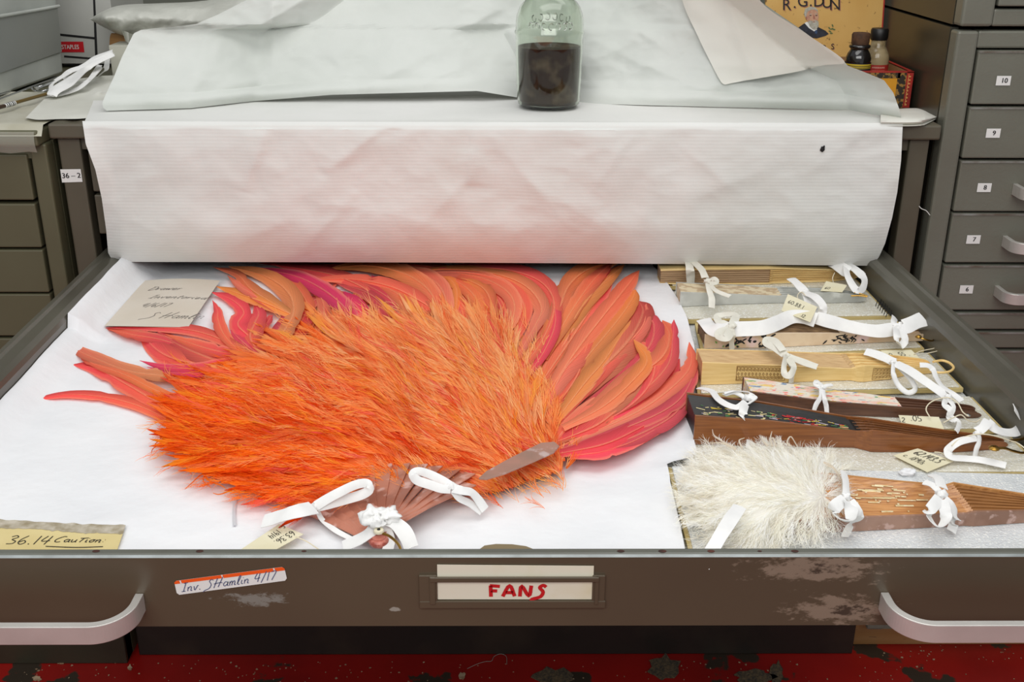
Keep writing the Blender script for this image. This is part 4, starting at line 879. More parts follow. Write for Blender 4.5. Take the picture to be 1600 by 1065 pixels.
# grey shell fan
m_gB = mat('grey_shell', (196, 198, 192), .32, col2=(170, 172, 166), nscale=14, ncon=(.4, .6), col3=(206, 208, 202), n3=34, c3=(.55, .66), spec=.6, coat=.3)
m_lB = mat('lace_leaf', (178, 156, 126), .8, col2=(206, 192, 162), nscale=60, ncon=(.45, .55), stretch=(1, 2, 1))
rB, atB = folded_fan('folding_fan', 'closed grey shell fan with worn lace leaf and a tag reading 60.88.1', [(1062,479,457,441),(1120,476,459,443),(1215,473,463,448),(1300,473,457,450),(1353,472,463,458)], 1222, m_gB, m_lB, m_gB, 7)
mb = MB(); p = pz(1330, 462, ZF+.018); mb.tube([p, p+Vector((.012, -.002, .001)), p+Vector((.022, -.004, 0))], .0011, 6, smooth=8); mb.tube([p+Vector((.008, .012, .001)), p+Vector((.016, .010, 0)), p+Vector((.026, .004, -.002))], .0009, 6, smooth=8); mb.build('bail', m_brass, rB, smooth=True)
# shell fan with black flowers
m_gC = mat('warm_shell', (230, 208, 178), .28, col2=(212, 182, 148), nscale=22, ncon=(.4, .6), col3=(240, 212, 214), n3=26, c3=(.56, .66), spec=.6, coat=.4)
m_lC = wood('brown_leaf_edges', (150, 120, 82), (84, 60, 40), .8, 0, sx=(4, 150, 60))
stC = [(1100,544,523,500),(1200,543,521,503),(1300,538,521,507),(1390,534,526,514),(1456,532,522,515)]
rC, atC = folded_fan('folding_fan', 'closed shell fan inlaid with black flowers under a broad white ribbon', stC, 1312, m_gC, m_lC, m_gC, 9, m_gback=m_lC)
def front_marks(at, marks, name, mats, parent, lab=None, lift=.0006):   # flat ornament on a front guard: (x, height share, half-width px, half-height share, angle, material)
    mb = MB()
    for x, v, a, b, ang, mi in marks:
        p, h, d = at(x); H = RZ+h-p.z; k = px_m(p); pts = []
        for t in range(8):
            th = t/8*6.283; ex, ez = a*k*math.cos(th), b*H*math.sin(th); pts.append(Vector((p.x+ex*math.cos(ang)-ez*math.sin(ang), p.y-lift, p.z+v*H+ex*math.sin(ang)+ez*math.cos(ang))))
        mb.add(pts, [tuple(range(8))], mi)
    return mb.build(name, mats, parent, label=lab)
r = random.Random(5); mk = []
for cx_, n, sx, sy in ((1152, 16, 13, .26), (1180, 12, 12, .2), (1198, 12, 8, .28), (1308, 10, 9, .22), (1322, 12, 7, .22), (1340, 6, 9, .2)):
    for k in range(n): mk.append((cx_+r.gauss(0, sx), max(.12, min(.88, .52+r.gauss(0, sy))), r.uniform(2, 5.5), r.uniform(.05, .09), r.uniform(-.9, 1.2), 0))
for k in range(8): mk.append((r.gauss(1138, 14), r.uniform(.1, .45), r.uniform(1.5, 3), .06, r.uniform(-1, 1), 1))
front_marks(atC, mk, 'flower_inlay', [m_ink, mat('leaf_green', (120, 164, 84), .5)], rC, 'black flowers with green leaves')
mb = MB(); p = atC(1440)[0]; mb.lathe([(.0042, 0), (.0044, .001), (.003, .003), (.0003, .0036)], pz(1435, 527, ZF+.022), 14); mb.tube([pz(x, y, ZF+h) for x, y, h in ((1437, 527, .022), (1446, 530, .02), (1457, 532, .016), (1461, 524, .014), (1455, 515, .014))], .0012, 7, smooth=20); mb.build('bail', m_brass, rC, smooth=True)
# carved tan fan
m_wD = wood('carved_tan_wood', (244, 212, 146), (228, 190, 118), .45); m_lD = wood('tan_leaf_edges', (212, 182, 136), (186, 152, 108), .75, 0, sx=(3, 150, 60))
stD = [(1095,601,567,545),(1200,598,571,548),(1328,594,577,552),(1345,597,572,551),(1392,592,573,553),(1420,585,574,556),(1462,583,574,562)]
rD, atD = folded_fan('folding_fan', 'closed tan wooden fan carved with small key patterns, loop at its end', stD, 1336, m_wD, m_lD, m_wD, 8)
m_carve = mat('dark_carving', (132, 92, 38), .7); mb = MB()
def carve(x, v, pts, pen=.0006):
    p, h, d = atD(x); H = RZ+h-p.z; k = px_m(p); Q = [Vector((p.x+a*k, p.y-.0005, p.z+(v+b)*H)) for a, b in pts]
    for a, b in zip(Q, Q[1:]):
        t = (b-a).normalized(); s = Vector((-t.z, 0, t.x))*pen*.5; mb.add([a-s, a+s, b+s, b-s], [(0, 1, 2, 3)])
for i in range(13):
    x = 1152+i*5.6; carve(x, .66, [(-2, .0), (-2, .22), (2, .22), (2, .04), (0, .04), (0, .14)]); carve(x, .22, [(-2, .18), (-2, 0), (2, 0), (2, .16), (0, .16), (0, .06)])
    carve(x, .44, [(-1.6, .08), (0, .15), (1.6, .08), (0, .0), (-1.6, .08)])
carve(1149, .18, [(0, 0), (0, .74), (76, .74), (76, 0), (0, 0)])
for i in range(5):
    for v in (.15, .42, .66): carve(1366+i*5.4, v, [(-2, 0), (-2, .18), (2, .18), (2, .03), (0, .03), (0, .1)])
carve(1362, .1, [(0, 0), (0, .8), (29, .8), (29, 0), (0, 0)])
mb.build('carved_pattern', m_carve, rD)
mb = MB(); mb.tube([pz(x, y, ZF+.014) for x, y in ((1458, 565), (1472, 563), (1484, 567), (1490, 574), (1484, 580), (1470, 582), (1456, 580))], .0016, 7, smooth=30); mb.build('bail', m_wD, rD, smooth=True)
# painted paper fan
m_wE = wood('dark_red_wood', (104, 68, 48), (74, 46, 32), .4); m_lE = mat('painted_leaf', (216, 208, 194), .7, col2=(224, 178, 160), nscale=70, ncon=(.5, .6), stretch=(.4, 2, 1), col3=(120, 140, 166), n3=110, c3=(.60, .63))
_nt = m_lE.node_tree; _b = _nt.nodes['Principled BSDF']; _src = _b.inputs['Base Color'].links[0].from_socket
for colx, sc_, thr in (((226, 120, 110), 150, .63), ((130, 165, 124), 130, .63), ((222, 190, 116), 105, .60)):
    nz = _nt.nodes.new('ShaderNodeTexNoise'); nz.inputs['Scale'].default_value = sc_; nz.inputs['Detail'].default_value = 3; mp_ = _nt.nodes.new('ShaderNodeMapping'); mp_.inputs['Scale'].default_value = (.5, 1.5, 1); mp_.inputs['Location'].default_value = (sc_, thr*9, 0)
    tc_ = [n for n in _nt.nodes if n.type == 'TEX_COORD'][0]; _nt.links.new(tc_.outputs['Object'], mp_.inputs[0]); _nt.links.new(mp_.outputs[0], nz.inputs['Vector'])
    mr = _nt.nodes.new('ShaderNodeMapRange'); mr.inputs[1].default_value = thr-.02; mr.inputs[2].default_value = thr+.02; _nt.links.new(nz.outputs['Fac'], mr.inputs[0])
    mx = _nt.nodes.new('ShaderNodeMix'); mx.data_type = 'RGBA'; _nt.links.new(_src, mx.inputs[6]); mx.inputs[7].default_value = s2l(colx)+(1,); _nt.links.new(mr.outputs[0], mx.inputs[0]); _src = mx.outputs[2]
_nt.links.new(_src, _b.inputs['Base Color'])
stE = [(1170,636,613,589),(1300,648,629,607),(1405,652,637,620),(1480,653,641,627),(1533,653,646,634)]
rE, atE = folded_fan('folding_fan', 'closed fan with coloured painted paper leaf and dark reddish wood guards', stE, 1408, m_wE, m_lE, m_wE, 6, pleat=.0012, leaf_drop=-.0012)
mb = MB(); mb.lathe([(.003, 0), (.0032, .001), (.0016, .002), (.0004, .002)], pz(1512, 649, ZF+.013), 12); mb.build('rivet', mat('silver', (190, 190, 190), .25, metal=1), rE, smooth=True)
# black pleated fan
m_wF = wood('chestnut_wood', (150, 92, 46), (118, 66, 30), .35, .3); m_lF = mat('black_silk', (26, 24, 24), .5, col2=(38, 34, 32), nscale=40)
m_wF2 = wood('chestnut_sticks', (130, 80, 40), (88, 50, 26), .4, .2, sx=(3, 160, 60))
stF = [(1083,694,650,613),(1200,697,658,627),(1338,699,675,650),(1350,703,675,651),(1362,706,673,652),(1500,706,691,673),(1574,700,691,683)]
rF, atF = folded_fan('folding_fan', 'closed black pleated fan with brown wooden guards and painted flowers', stF, 1345, m_wF, m_lF, m_wF2, 9, pleat=.0045, leaf_drop=.001)
mb = MB(); r = random.Random(8); cm = [mat('paint_red', (186, 24, 30), .5), mat('paint_green', (70, 120, 70), .5), mat('paint_cream', (220, 204, 150), .5), mat('paint_yellow', (204, 176, 60), .5), mat('paint_lilac', (170, 160, 170), .5)]
for k in range(110):
    t = r.random(); x = lerp(1095, 1325, t); v = .06+.46*r.random()*(1-.2*t); L_ = r.uniform(1, 7)
    if abs(x-1162) < 10: continue
    mi = 0 if 1212 < x < 1275 and r.random() < .5 else r.choice((1, 1, 2, 3, 4, 0 if x > 1200 else 2)); Q = []
    for xx in (x-L_, x, x+L_):
        p, h, d = atF(max(1085, min(1344, xx))); Q.append(Vector((p.x, p.y+.0026+(d-.0052)*(v+(xx-x)*.006*math.sin(k*2.3)), RZ+h-.001+.0004)))
    mb.ribbon(Q, .0013*r.uniform(.5, 1.4), 0, .0003, 6, mi)
mb.build('painted_flowers', cm, rF, label='small red, green and cream painted flowers on black')
mb = MB(); mb.lathe([(.0055, 0), (.0058, .0012), (.0035, .003), (.0015, .003), (.0013, .0018), (.0002, .0018)], pz(1553, 701, ZF+.021), 18); mb.tube([pz(x, y, ZF+h) for x, y, h in ((1556, 700, .022), (1570, 700, .02), (1582, 704, .014), (1600, 707, .010), (1618, 700, .010), (1624, 689, .010), (1610, 683, .012), (1594, 686, .013), (1578, 688, .014))], .0015, 8, smooth=36); mb.build('bail', m_brass, rF, smooth=True)
# white feather fan with gilded sticks
m_wG = wood('golden_bamboo', (216, 160, 98), (164, 106, 54), .4, .2, sx=(3, 150, 60)); m_gG = mat('brown_pearl', (168, 130, 110), .28, col2=(140, 100, 78), nscale=24, ncon=(.4, .6), col3=(196, 162, 150), n3=110, c3=(.56, .66), spec=.6, coat=.4)
m_wG2 = wood('brown_sticks', (170, 116, 66), (132, 86, 46), .4, .2, sx=(3, 130, 60))
stG = [(1215,836,817,735),(1330,830,809,739),(1430,825,806,750),(1508,821,803,757),(1520,822,800,753),(1620,815,798,771),(1690,811,797,785)]
rG, atG = folded_fan('feather_fan', 'closed white feather fan with golden sticks and shell guard', stG, 1520, m_gG, m_wG, m_wG2, 13, pleat=.0032, m_gback=m_wG)
mb = MB(); r = random.Random(3); m_gilt = mat('gilt', (240, 226, 190), .3, metal=.3, col2=(220, 196, 140), nscale=200)
for k in range(46):
    x = r.choice((r.uniform(1335, 1500), r.gauss(1400, 30))); v = min(.9, max(.1, r.gauss(.5, .2))); L_ = r.choice((1, 1.5, 4, 9, 14))
    if abs(x-1471) < 12: continue
    Q = []
    for xx in (x-L_, x, x+L_):
        p, h, d = atG(xx); Q.append(Vector((p.x, p.y+.0026+(d-.0052)*v, RZ+h+.0001)))
    mb.ribbon(Q, .0018*r.uniform(.7, 1.6), 0, .0004, 6)
mb.build('gilt_specks', m_gilt, rG, label='pale gilt decoration on the sticks')
m_mar = vmat('marabou', .8, .12, 0, .6, .15); mb = MB(); rnd = random.Random(21)
MP = [(1068,780),(1072,745),(1090,715),(1130,702),(1190,697),(1250,700),(1290,722),(1312,760),(1312,800),(1285,826),(1240,832),(1215,850),(1200,872),(1150,872),(1110,850),(1080,810)]
def mdome(x, y): return .004+.028*sstep((edge_dist(x, y, MP) if inside(x, y, MP) else 0)/55)
def mflow(x, y):
    dx, dy = x-1285, y-775; a = math.atan2(dy, dx)+.5*noise.noise(Vector((x*.02, y*.02, 4.)))*2; 
    if y > 790 and x > 1190: a = lerp(a, math.pi*.55, .6) if a > 0 else a
    return math.cos(a), math.sin(a)
def mcol(x, y, r_):
    c = mix(s2l((255, 254, 248)), s2l((246, 241, 226)), r_.random()); return mix(c, s2l((200, 188, 160)), .4 if r_.random() < .10+.25*(x < 1160) else 0)
idx = {}
for j in range(31):
    for i in range(41):
        x, y = lerp(1066, 1314, i/40), lerp(696, 874, j/30)
        if inside(x, y, MP) and edge_dist(x, y, MP) > 5: idx[i, j] = len(mb.v); mb.v.append(pz(x, y, ZF+.003+mdome(x, y)*.85)); mb.c.append(s2l((250, 247, 238)))
for (i, j), a in list(idx.items()):
    if all(k in idx for k in ((i+1, j), (i, j+1), (i+1, j+1))): mb.f.append([a, idx[i+1, j], idx[i+1, j+1], idx[i, j+1]]); mb.m.append(0)
sp = []
while len(sp) < 760:
    x, y = rnd.uniform(1066, 1314), rnd.uniform(696, 874)
    if inside(x, y, MP): f = mflow(x, y); sp.append((x-f[0]*12, y-f[1]*10))
strand_mass(mb, sp, rnd, mflow, mcol, mdome, (26, 54), 24, .55, .6, .13, floor=ZF+.003)
sp = [(lerp(MP[i-1][0], MP[i][0], rnd.random()), lerp(MP[i-1][1], MP[i][1], rnd.random())) for i in range(len(MP)) for k in range(9)]
sp = [(x-mflow(x, y)[0]*14, y-mflow(x, y)[1]*12) for x, y in sp]
strand_mass(mb, sp, rnd, mflow, mcol, lambda x, y: .010, (24, 40), 9, .9, .9, .35, floor=ZF+.003)
for pl in ([(1150,700),(1130,690),(1116,680),(1113,671)],[(1150,702),(1128,692),(1108,692)],[(1160,700),(1155,688),(1163,684)],[(1200,697),(1192,688),(1189,680)],[(1207,697),(1204,684),(1206,674)],[(1212,697),(1208,684),(1200,690)],[(1235,697),(1230,690),(1236,682),(1246,698)],[(1290,726),(1303,732),(1314,750),(1316,770)],[(1287,722),(1300,728),(1312,744),(1320,768)]):
    n0 = len(mb.v); mb.ribbon([pz(x, y, ZF+.022) for x, y in pl], lambda u: .0024*(1-u*.75), .4, .0004); mb.c += [s2l((218, 204, 182))]*(len(mb.v)-n0)
mb.build('marabou_feathers', m_mar, rG, smooth=True, kind='stuff', label='fluffy white feathers')
mb = MB(); mb.blob(pz(1418, 737, ZF+.004), (.008, .005, .004), seed=6, amp=.5); tag(mb.build('cotton_tuft', m_tissue, smooth=True), 'tiny white cotton tuft on the foam above the golden sticks', 'tuft')

# ================================================================ cotton tape ties
m_tape = mat('white_cotton_tape', (243, 243, 241), .8, col2=(230, 230, 229), nscale=30, bump=(500, .25, .0005), spec=.2, sheen=.3)
m_tape_old = mat('ivory_cotton_tape', (231, 229, 218), .8, col2=(216, 213, 200), nscale=30, bump=(500, .25, .0005), spec=.2)
def tie(label, knot, strips, m=None, group='cotton tape ties'):
    m = m or m_tape; kx, ky, kh, kr = knot; c = pz(kx, ky, kh); r = thing('ribbon_tie', label, 'ribbon', c, group)
    k = px_m(c); mb = MB(); mb.blob(c, (k*kr, k*kr*.9, k*kr*.75), seed=kx, amp=.55, n=9); mb.build('knot', m, r, smooth=True)
    for nm, pts, w_, roll in strips:
        if nm == 'puff':
            c_ = pz(*pts); k_ = px_m(c_); mb = MB(); mb.blob(c_, (k_*w_[0], k_*w_[1], k_*w_[2]), seed=w_[0]+kx, amp=.7, n=12); mb.build('loop', m, r, smooth=True); continue
        Q = [pz(*p) for p in pts]; mb = MB(); mb.ribbon(Q, px_m(Q[0])*w_, roll); mb.build(nm, m, r, smooth=True)
    return r
h = ZF
tie('white ribbon tied at the leaf end of the cream wooden fan', (1106, 440, h+.030, 6), [('band', [(1076,409,h+.034),(1078,420,h+.036),(1079,432,h+.022),(1079,446,h+.006)], 13, .5), ('band', [(1084,409,h+.036),(1096,421,h+.038),(1102,434,h+.034)], 11, .4),
    ('tail', [(1107,444,h+.03),(1109,456,h+.028),(1112,466,h+.026),(1112,481,h+.016)], 10, .8), ('tail', [(1110,446,h+.03),(1119,454,h+.03),(1130,459,h+.03),(1141,463,h+.030)], 7, .5), ('loop', [(1107,438,h+.03),(1114,435,h+.036),(1119,440,h+.034),(1109,444,h+.03)], 9, .6), ('tail', [(1056,408,h+.030),(1075,406,h+.038),(1097,407,h+.036)], 5, .3)], m_tape_old)
tie('white ribbon bow at the pivot end of the cream wooden fan', (1321, 412, h+.026, 7), [('band', [(1303,411,h+.030),(1313,417,h+.030),(1324,425,h+.026),(1327,432,h+.018)], 20, .6), ('loop', [(1321,413,h+.03),(1325,432,h+.03),(1338,453,h+.022),(1348,450,h+.020),(1350,436,h+.024),(1338,422,h+.03),(1324,413,h+.03)], 11, .7),
    ('tail', [(1320,414,h+.03),(1310,409,h+.034),(1300,410,h+.030)], 12, .5), ('tail', [(1326,412,h+.03),(1337,418,h+.03),(1348,424,h+.026),(1352,428,h+.022)], 3.5, .2)])
tie('white ribbon loop tied at the right half of the grey shell fan', (1259, 457, h+.032, 6), [('tail', [(1236,435,h+.034),(1246,443,h+.036),(1257,455,h+.034)], 14, .5), ('loop', [(1259,458,h+.034),(1274,464,h+.038),(1286,478,h+.030),(1284,490,h+.020),(1272,496,h+.014),(1266,488,h+.014),(1273,474,h+.026),(1262,460,h+.032)], 12, .6), ('tail', [(1258,460,h+.032),(1262,472,h+.026),(1272,484,h+.018),(1276,480,h+.02)], 9, .8)])
tie('ivory ribbon knotted over the leaf end of the black-flowered shell fan', (1142, 511, h+.034, 7), [('loop', [(1142,510,h+.034),(1124,502,h+.034),(1122,494,h+.032),(1138,491,h+.036),(1149,494,h+.038),(1144,508,h+.036)], 13, .4), ('tail', [(1143,514,h+.034),(1145,524,h+.030),(1143,534,h+.018),(1144,546,h+.004)], 9, .9), ('loop', [(1140,514,h+.034),(1126,519,h+.034),(1124,525,h+.032),(1134,528,h+.032),(1142,517,h+.034)], 14, .5)], m_tape_old)
tie('broad white ribbon lying wavy across the black-flowered shell fan', (1399, 511, h+.026, 8), [('tail', [(1099,499,h+.026),(1112,512,h+.030),(1128,517,h+.030),(1150,514,h+.030),(1190,512,h+.032),(1215,504,h+.032),(1236,495,h+.032),(1256,495,h+.032),(1275,500,h+.030)], 24, .75), ('tail', [(1275,496,h+.030),(1300,503,h+.030),(1337,512,h+.028),(1370,517,h+.026),(1396,514,h+.026)], 21, .8),
    ('tail', [(1402,512,h+.026),(1414,510,h+.030),(1430,503,h+.032),(1444,498,h+.032)], 25, .6), ('loop', [(1400,513,h+.028),(1402,527,h+.026),(1406,540,h+.012),(1414,531,h+.018),(1408,516,h+.026)], 12, .5), ('tail', [(1398,510,h+.028),(1397,502,h+.03),(1398,496,h+.026)], 12, .7)])
tie('white ribbon bow tied on the leaf end of the carved tan fan', (1228, 556, h+.036, 6), [('loop', [(1226,554,h+.038),(1213,545,h+.040),(1197,536,h+.040),(1200,530,h+.042),(1212,534,h+.044),(1224,548,h+.042)], 12, .5), ('loop', [(1228,558,h+.036),(1225,572,h+.034),(1226,584,h+.028),(1234,586,h+.028),(1240,574,h+.032),(1232,560,h+.036)], 10, .9), ('tail', [(1232,557,h+.036),(1246,562,h+.034),(1262,568,h+.032),(1277,573,h+.030)], 12, .5), ('band', [(1230,560,h+.034),(1236,572,h+.024),(1237,584,h+.012),(1236,598,h+.004)], 9, .9)], m_tape_old)
tie('long white ribbon bow tied near the loop of the carved tan fan', (1397, 566, h+.026, 6), [('tail', [(1352,549,h+.026),(1368,553,h+.026),(1383,559,h+.026),(1396,565,h+.026)], 15, .5), ('loop', [(1396,568,h+.028),(1396,584,h+.022),(1404,602,h+.010),(1418,613,h+.006),(1430,608,h+.008),(1424,594,h+.014),(1410,578,h+.022),(1399,567,h+.028)], 8, .7), ('tail', [(1400,568,h+.028),(1420,578,h+.026),(1442,593,h+.022),(1464,608,h+.018),(1481,620,h+.014)], 15, .4)])
tie('white ribbon knotted at the pivot end of the painted paper fan', (1482, 619, h+.020, 5), [('tail', [(1437,570,h+.020),(1450,571,h+.020),(1458,578,h+.016),(1463,590,h+.014),(1472,603,h+.016),(1488,614,h+.02),(1503,627,h+.018)], 9, .6), ('band', [(1481,622,h+.02),(1475,631,h+.02),(1484,640,h+.018),(1483,652,h+.010),(1490,657,h+.006)], 9, .7), ('tail', [(1483,624,h+.02),(1490,636,h+.018),(1486,650,h+.010),(1498,660,h+.008),(1497,668,h+.014),(1494,674,h+.020)], 8, .7)])
mb = MB(); m_str = mat('cream_string', (226, 216, 190), .8)
mb.tube([pz(x, y, h+z) for x, y, z in ((1454, 653, .010), (1447, 640, .016), (1452, 630, .02), (1466, 623, .022), (1482, 621, .024), (1496, 629, .020), (1504, 643, .016), (1513, 650, .016))], .0007, 6, smooth=40)
mb.tube([pz(x, y, h+z) for x, y, z in ((1474, 660, .010), (1490, 652, .014), (1502, 648, .016), (1512, 656, .010), (1524, 659, .006), (1533, 654, .006))], .0007, 6, smooth=30)
tag(mb.build('tag_string', m_str), 'cream string looped round the pivot end of the painted paper fan', 'string', 'tag strings')
tie('narrow white ribbon tied round the middle of the painted paper fan', (1284, 606, h+.030, 6), [('tail', [(1284,605,h+.032),(1292,602,h+.032),(1300,601,h+.030)], 6, .4), ('tail', [(1283,609,h+.030),(1282,620,h+.026),(1275,632,h+.018),(1271,644,h+.010)], 7, .8), ('tail', [(1286,609,h+.030),(1288,622,h+.026),(1291,634,h+.018),(1292,646,h+.010)], 7, .8), ('loop', [(1282,604,h+.03),(1274,601,h+.03),(1276,596,h+.028),(1285,602,h+.032)], 7, .5)])
tie('white ribbon tied over the wide end of the black pleated fan', (1170, 622, h+.042, 9), [('tail', [(1092,606,h+.020),(1104,608,h+.030),(1113,612,h+.036),(1122,623,h+.040),(1136,632,h+.042),(1152,636,h+.042),(1165,628,h+.042)], 10, .4), ('loop', [(1168,623,h+.042),(1148,613,h+.044),(1132,616,h+.042),(1150,611,h+.046),(1172,613,h+.046),(1180,622,h+.044),(1170,630,h+.042)], 8, .5),
    ('tail', [(1164,630,h+.042),(1161,645,h+.038),(1164,659,h+.026),(1171,674,h+.012),(1173,688,h+.006),(1171,702,h+.010)], 15, .7)])
tie('white ribbon looped round the pivot end of the black pleated fan', (1527, 677, h+.024, 6), [('tail', [(1527,674,h+.026),(1536,668,h+.028),(1544,657,h+.030)], 15, .4), ('tail', [(1543,660,h+.026),(1556,670,h+.020),(1570,675,h+.014),(1586,675,h+.008),(1596,666,h+.008),(1592,650,h+.022),(1584,636,h+.034)], 17, .5), ('loop', [(1526,684,h+.022),(1508,687,h+.022),(1494,692,h+.020),(1481,704,h+.012),(1487,714,h+.008),(1506,716,h+.006),(1530,718,h+.006),(1550,722,h+.006),(1572,727,h+.006)], 13, .35), ('band', [(1530,680,h+.024),(1530,690,h+.020),(1526,700,h+.014),(1523,712,h+.006)], 8, .8)])
mb = MB(); mb.tube([pz(x, y, h+z) for x, y, z in ((1487, 696, .018), (1496, 688, .022), (1512, 681, .024), (1528, 678, .028), (1546, 679, .026), (1566, 684, .020), (1578, 688, .016), (1590, 692, .012), (1604, 702, .008))], .0007, 6, smooth=40)
tag(mb.build('tag_string', m_str), 'cream string looped round the pivot end of the black pleated fan', 'string', 'tag strings')
tie('white ribbon bow beside the white feathers on the golden sticks', (1322, 776, h+.038, 8), [('band', [(1318,737,h+.026),(1321,750,h+.034),(1322,764,h+.038),(1322,776,h+.038)], 12, .6), ('loop', [(1320,780,h+.038),(1306,790,h+.036),(1303,800,h+.030),(1314,811,h+.026),(1328,812,h+.028),(1330,795,h+.034),(1324,782,h+.038)], 20, .6), ('tail', [(1328,783,h+.036),(1338,795,h+.032),(1343,806,h+.026),(1330,818,h+.014),(1320,838,h+.006)], 15, .5)])
tie('white ribbon bow round the middle of the golden sticks', (1471, 772, h+.036, 9), [('tail', [(1444,753,h+.034),(1456,757,h+.036),(1468,768,h+.036)], 10, .5), ('tail', [(1457,742,h+.032),(1466,748,h+.036),(1472,762,h+.036)], 18, .6), ('loop', [(1468,778,h+.036),(1455,794,h+.034),(1450,802,h+.028),(1458,816,h+.022),(1468,822,h+.020),(1478,810,h+.026),(1476,795,h+.032),(1472,780,h+.036)], 18, .5), ('tail', [(1475,780,h+.034),(1486,790,h+.030),(1494,806,h+.020),(1490,818,h+.010),(1486,830,h+.006)], 16, .5)])
mb = MB(); mb.ribbon([pz(x, y, z) for x, y, z in ((1156, 791, h+.050), (1140, 814, h+.050), (1126, 836, h+.048), (1112, 860, h+.042), (1098, 884, h+.032))], .0125, .15, .0006)
tag(mb.build('ribbon_strip', m_tape, smooth=True), 'flat white ribbon strip lying over the white feathers at the drawer front', 'ribbon')
# on the big fan
h = ZS
tie('long white ribbon bow at the left end of the shell sticks', (494, 791, h+.022, 9), [('loop', [(494,790,h+.024),(510,780,h+.030),(530,769,h+.036),(556,757,h+.038),(573,755,h+.036),(577,764,h+.032),(566,772,h+.028),(540,780,h+.026),(512,788,h+.024),(496,792,h+.022)], 15, .9), ('tail', [(490,793,h+.026),(470,797,h+.030),(450,802,h+.028),(432,808,h+.022),(411,814,h+.016)], 27, .35), ('tail', [(496,798,h+.018),(504,812,h+.010),(524,828,h+.008),(548,841,h+.008)], 8, .4)])
tie('white ribbon bow at the right end of the shell sticks', (706, 761, h+.034, 9), [('loop', [(704,759,h+.034),(690,750,h+.038),(672,741,h+.042),(654,736,h+.042),(645,741,h+.040),(652,750,h+.038),(672,757,h+.036),(690,763,h+.034),(704,764,h+.034)], 14, .9), ('tail', [(709,763,h+.034),(722,766,h+.034),(736,769,h+.030),(747,780,h+.022),(758,796,h+.012)], 17, .4), ('tail', [(709,766,h+.032),(718,778,h+.026),(734,786,h+.020),(752,800,h+.010)], 12, .6)])
tie('puffy white ribbon bow over the pivot of the orange fan', (590, 815, h+.032, 12), [('puff', (578,805,h+.034), (17,20,12), 0), ('puff', (606,804,h+.034), (19,17,11), 0), ('tail', [(596,812,h+.030),(612,814,h+.030),(626,824,h+.026),(636,838,h+.022),(643,856,h+.016)], 24, .3), ('tail', [(588,820,h+.026),(580,830,h+.024),(562,842,h+.018),(536,853,h+.012)], 20, .4), ('tail', [(596,820,h+.026),(606,832,h+.020),(608,848,h+.016),(604,864,h+.014)], 17, .5)])

# ================================================================ paper tags
m_tag = mat('cream_tag', (230, 224, 196), .7, col2=(222, 214, 180), nscale=18)
def paper_tag(label, quad, lines, cut=.0, string=None):
    q = quad_map(*[pz(*p) for p in quad]); c = sum((q(u, v) for u, v in ((0, 0), (1, 0), (1, 1), (0, 1))), Vector())/4; r = thing('paper_tag', label, 'tag', c, 'paper tags')
    mb = MB(); o = [(0, 0), (1-cut, 0), (1, cut*.8), (1, 1-cut*.8), (1-cut, 1), (0, 1)] if cut else [(0, 0), (1, 0), (1, 1), (0, 1)]
    nrm = (q(0, 0, 1)-q(0, 0, 0)).normalized(); mb.poly([q(u, v, -.0006) for u, v in o], .0005, 0, nrm)
    for txt, u, v, hh, pen in lines: write(mb, q, txt, u, v, hh, pen, 1, slant=.12, xs=.8, lift=.0004)
    mb.build('card', [m_tag, m_ink], r)
    if string: mb = MB(); mb.tube([pz(*p) for p in string], .0006, 6, smooth=24); mb.build('string', m_str, r)
    return r
h = ZF
paper_tag('cream tag reading 60.88.1 on the grey shell fan', [(1221,485,h+.034),(1266,503,h+.034),(1277,479,h+.042),(1231,459,h+.042)], [('60.88.1', .10, .52, .0105, .0008), ('.12.', .62, .08, .009, .0008)], string=[(1250,474,h+.024),(1246,462,h+.03),(1252,456,h+.034),(1259,462,h+.034)])
paper_tag('small cream tag reading 60 between the cream fan and the grey shell fan', [(1282,454,h+.018),(1316,456,h+.018),(1324,445,h+.022),(1291,439,h+.022)], [('60', .12, .2, .008, .0007)], string=[(1302,441,h+.02),(1301,434,h+.026),(1304,426,h+.03)])
paper_tag('cream tag lettered .55 behind the carved tan fan', [(1392,562,h+.004),(1438,560,h+.004),(1424,546,h+.006),(1376,547,h+.006)], [('55 .', .42, .35, .010, .0008), ('0', .1, .3, .010, .0008)], string=[(1428,553,h+.006),(1440,548,h+.006),(1455,545,h+.006),(1466,543,h+.006),(1468,547,h+.006),(1448,552,h+.006)])
paper_tag('cream tag reading .05 beside the painted paper fan', [(1410,664,h+.006),(1476,672,h+.006),(1467,651,h+.008),(1404,648,h+.008)], [('.05', .25, .52, .011, .0008), ('2 ', .02, .3, .010, .0008)])
paper_tag('cream tag reading 62.143.5 c. 1890s in front of the black fan', [(1396,711,h+.004),(1449,737,h+.003),(1490,720,h+.004),(1434,700,h+.006)], [('62.143.5', .14, .58, .0098, .0008), ('c. 1890s', .12, .20, .0080, .0006)], string=[(1460,706,h+.006),(1470,707,h+.006),(1480,712,h+.006),(1487,700,h+.014)])
h = ZS
paper_tag('cream tag reading 63.36. c. 1914 under the left ribbon of the orange fan', [(436,818,h+.012),(376,858,h+.008),(402,874,h+.008),(474,834,h+.012)][::1], [('63.36.', .05, .58, .0086, .0007), ('c. 1914', .0, .18, .0082, .0006)], string=[(462,838,h+.012),(480,846,h+.008),(498,858,h+.007)])
# ================================================================ on the cabinet top
ZC = .2035
def ct(x, y, z=ZC): return pz(x, y, z)
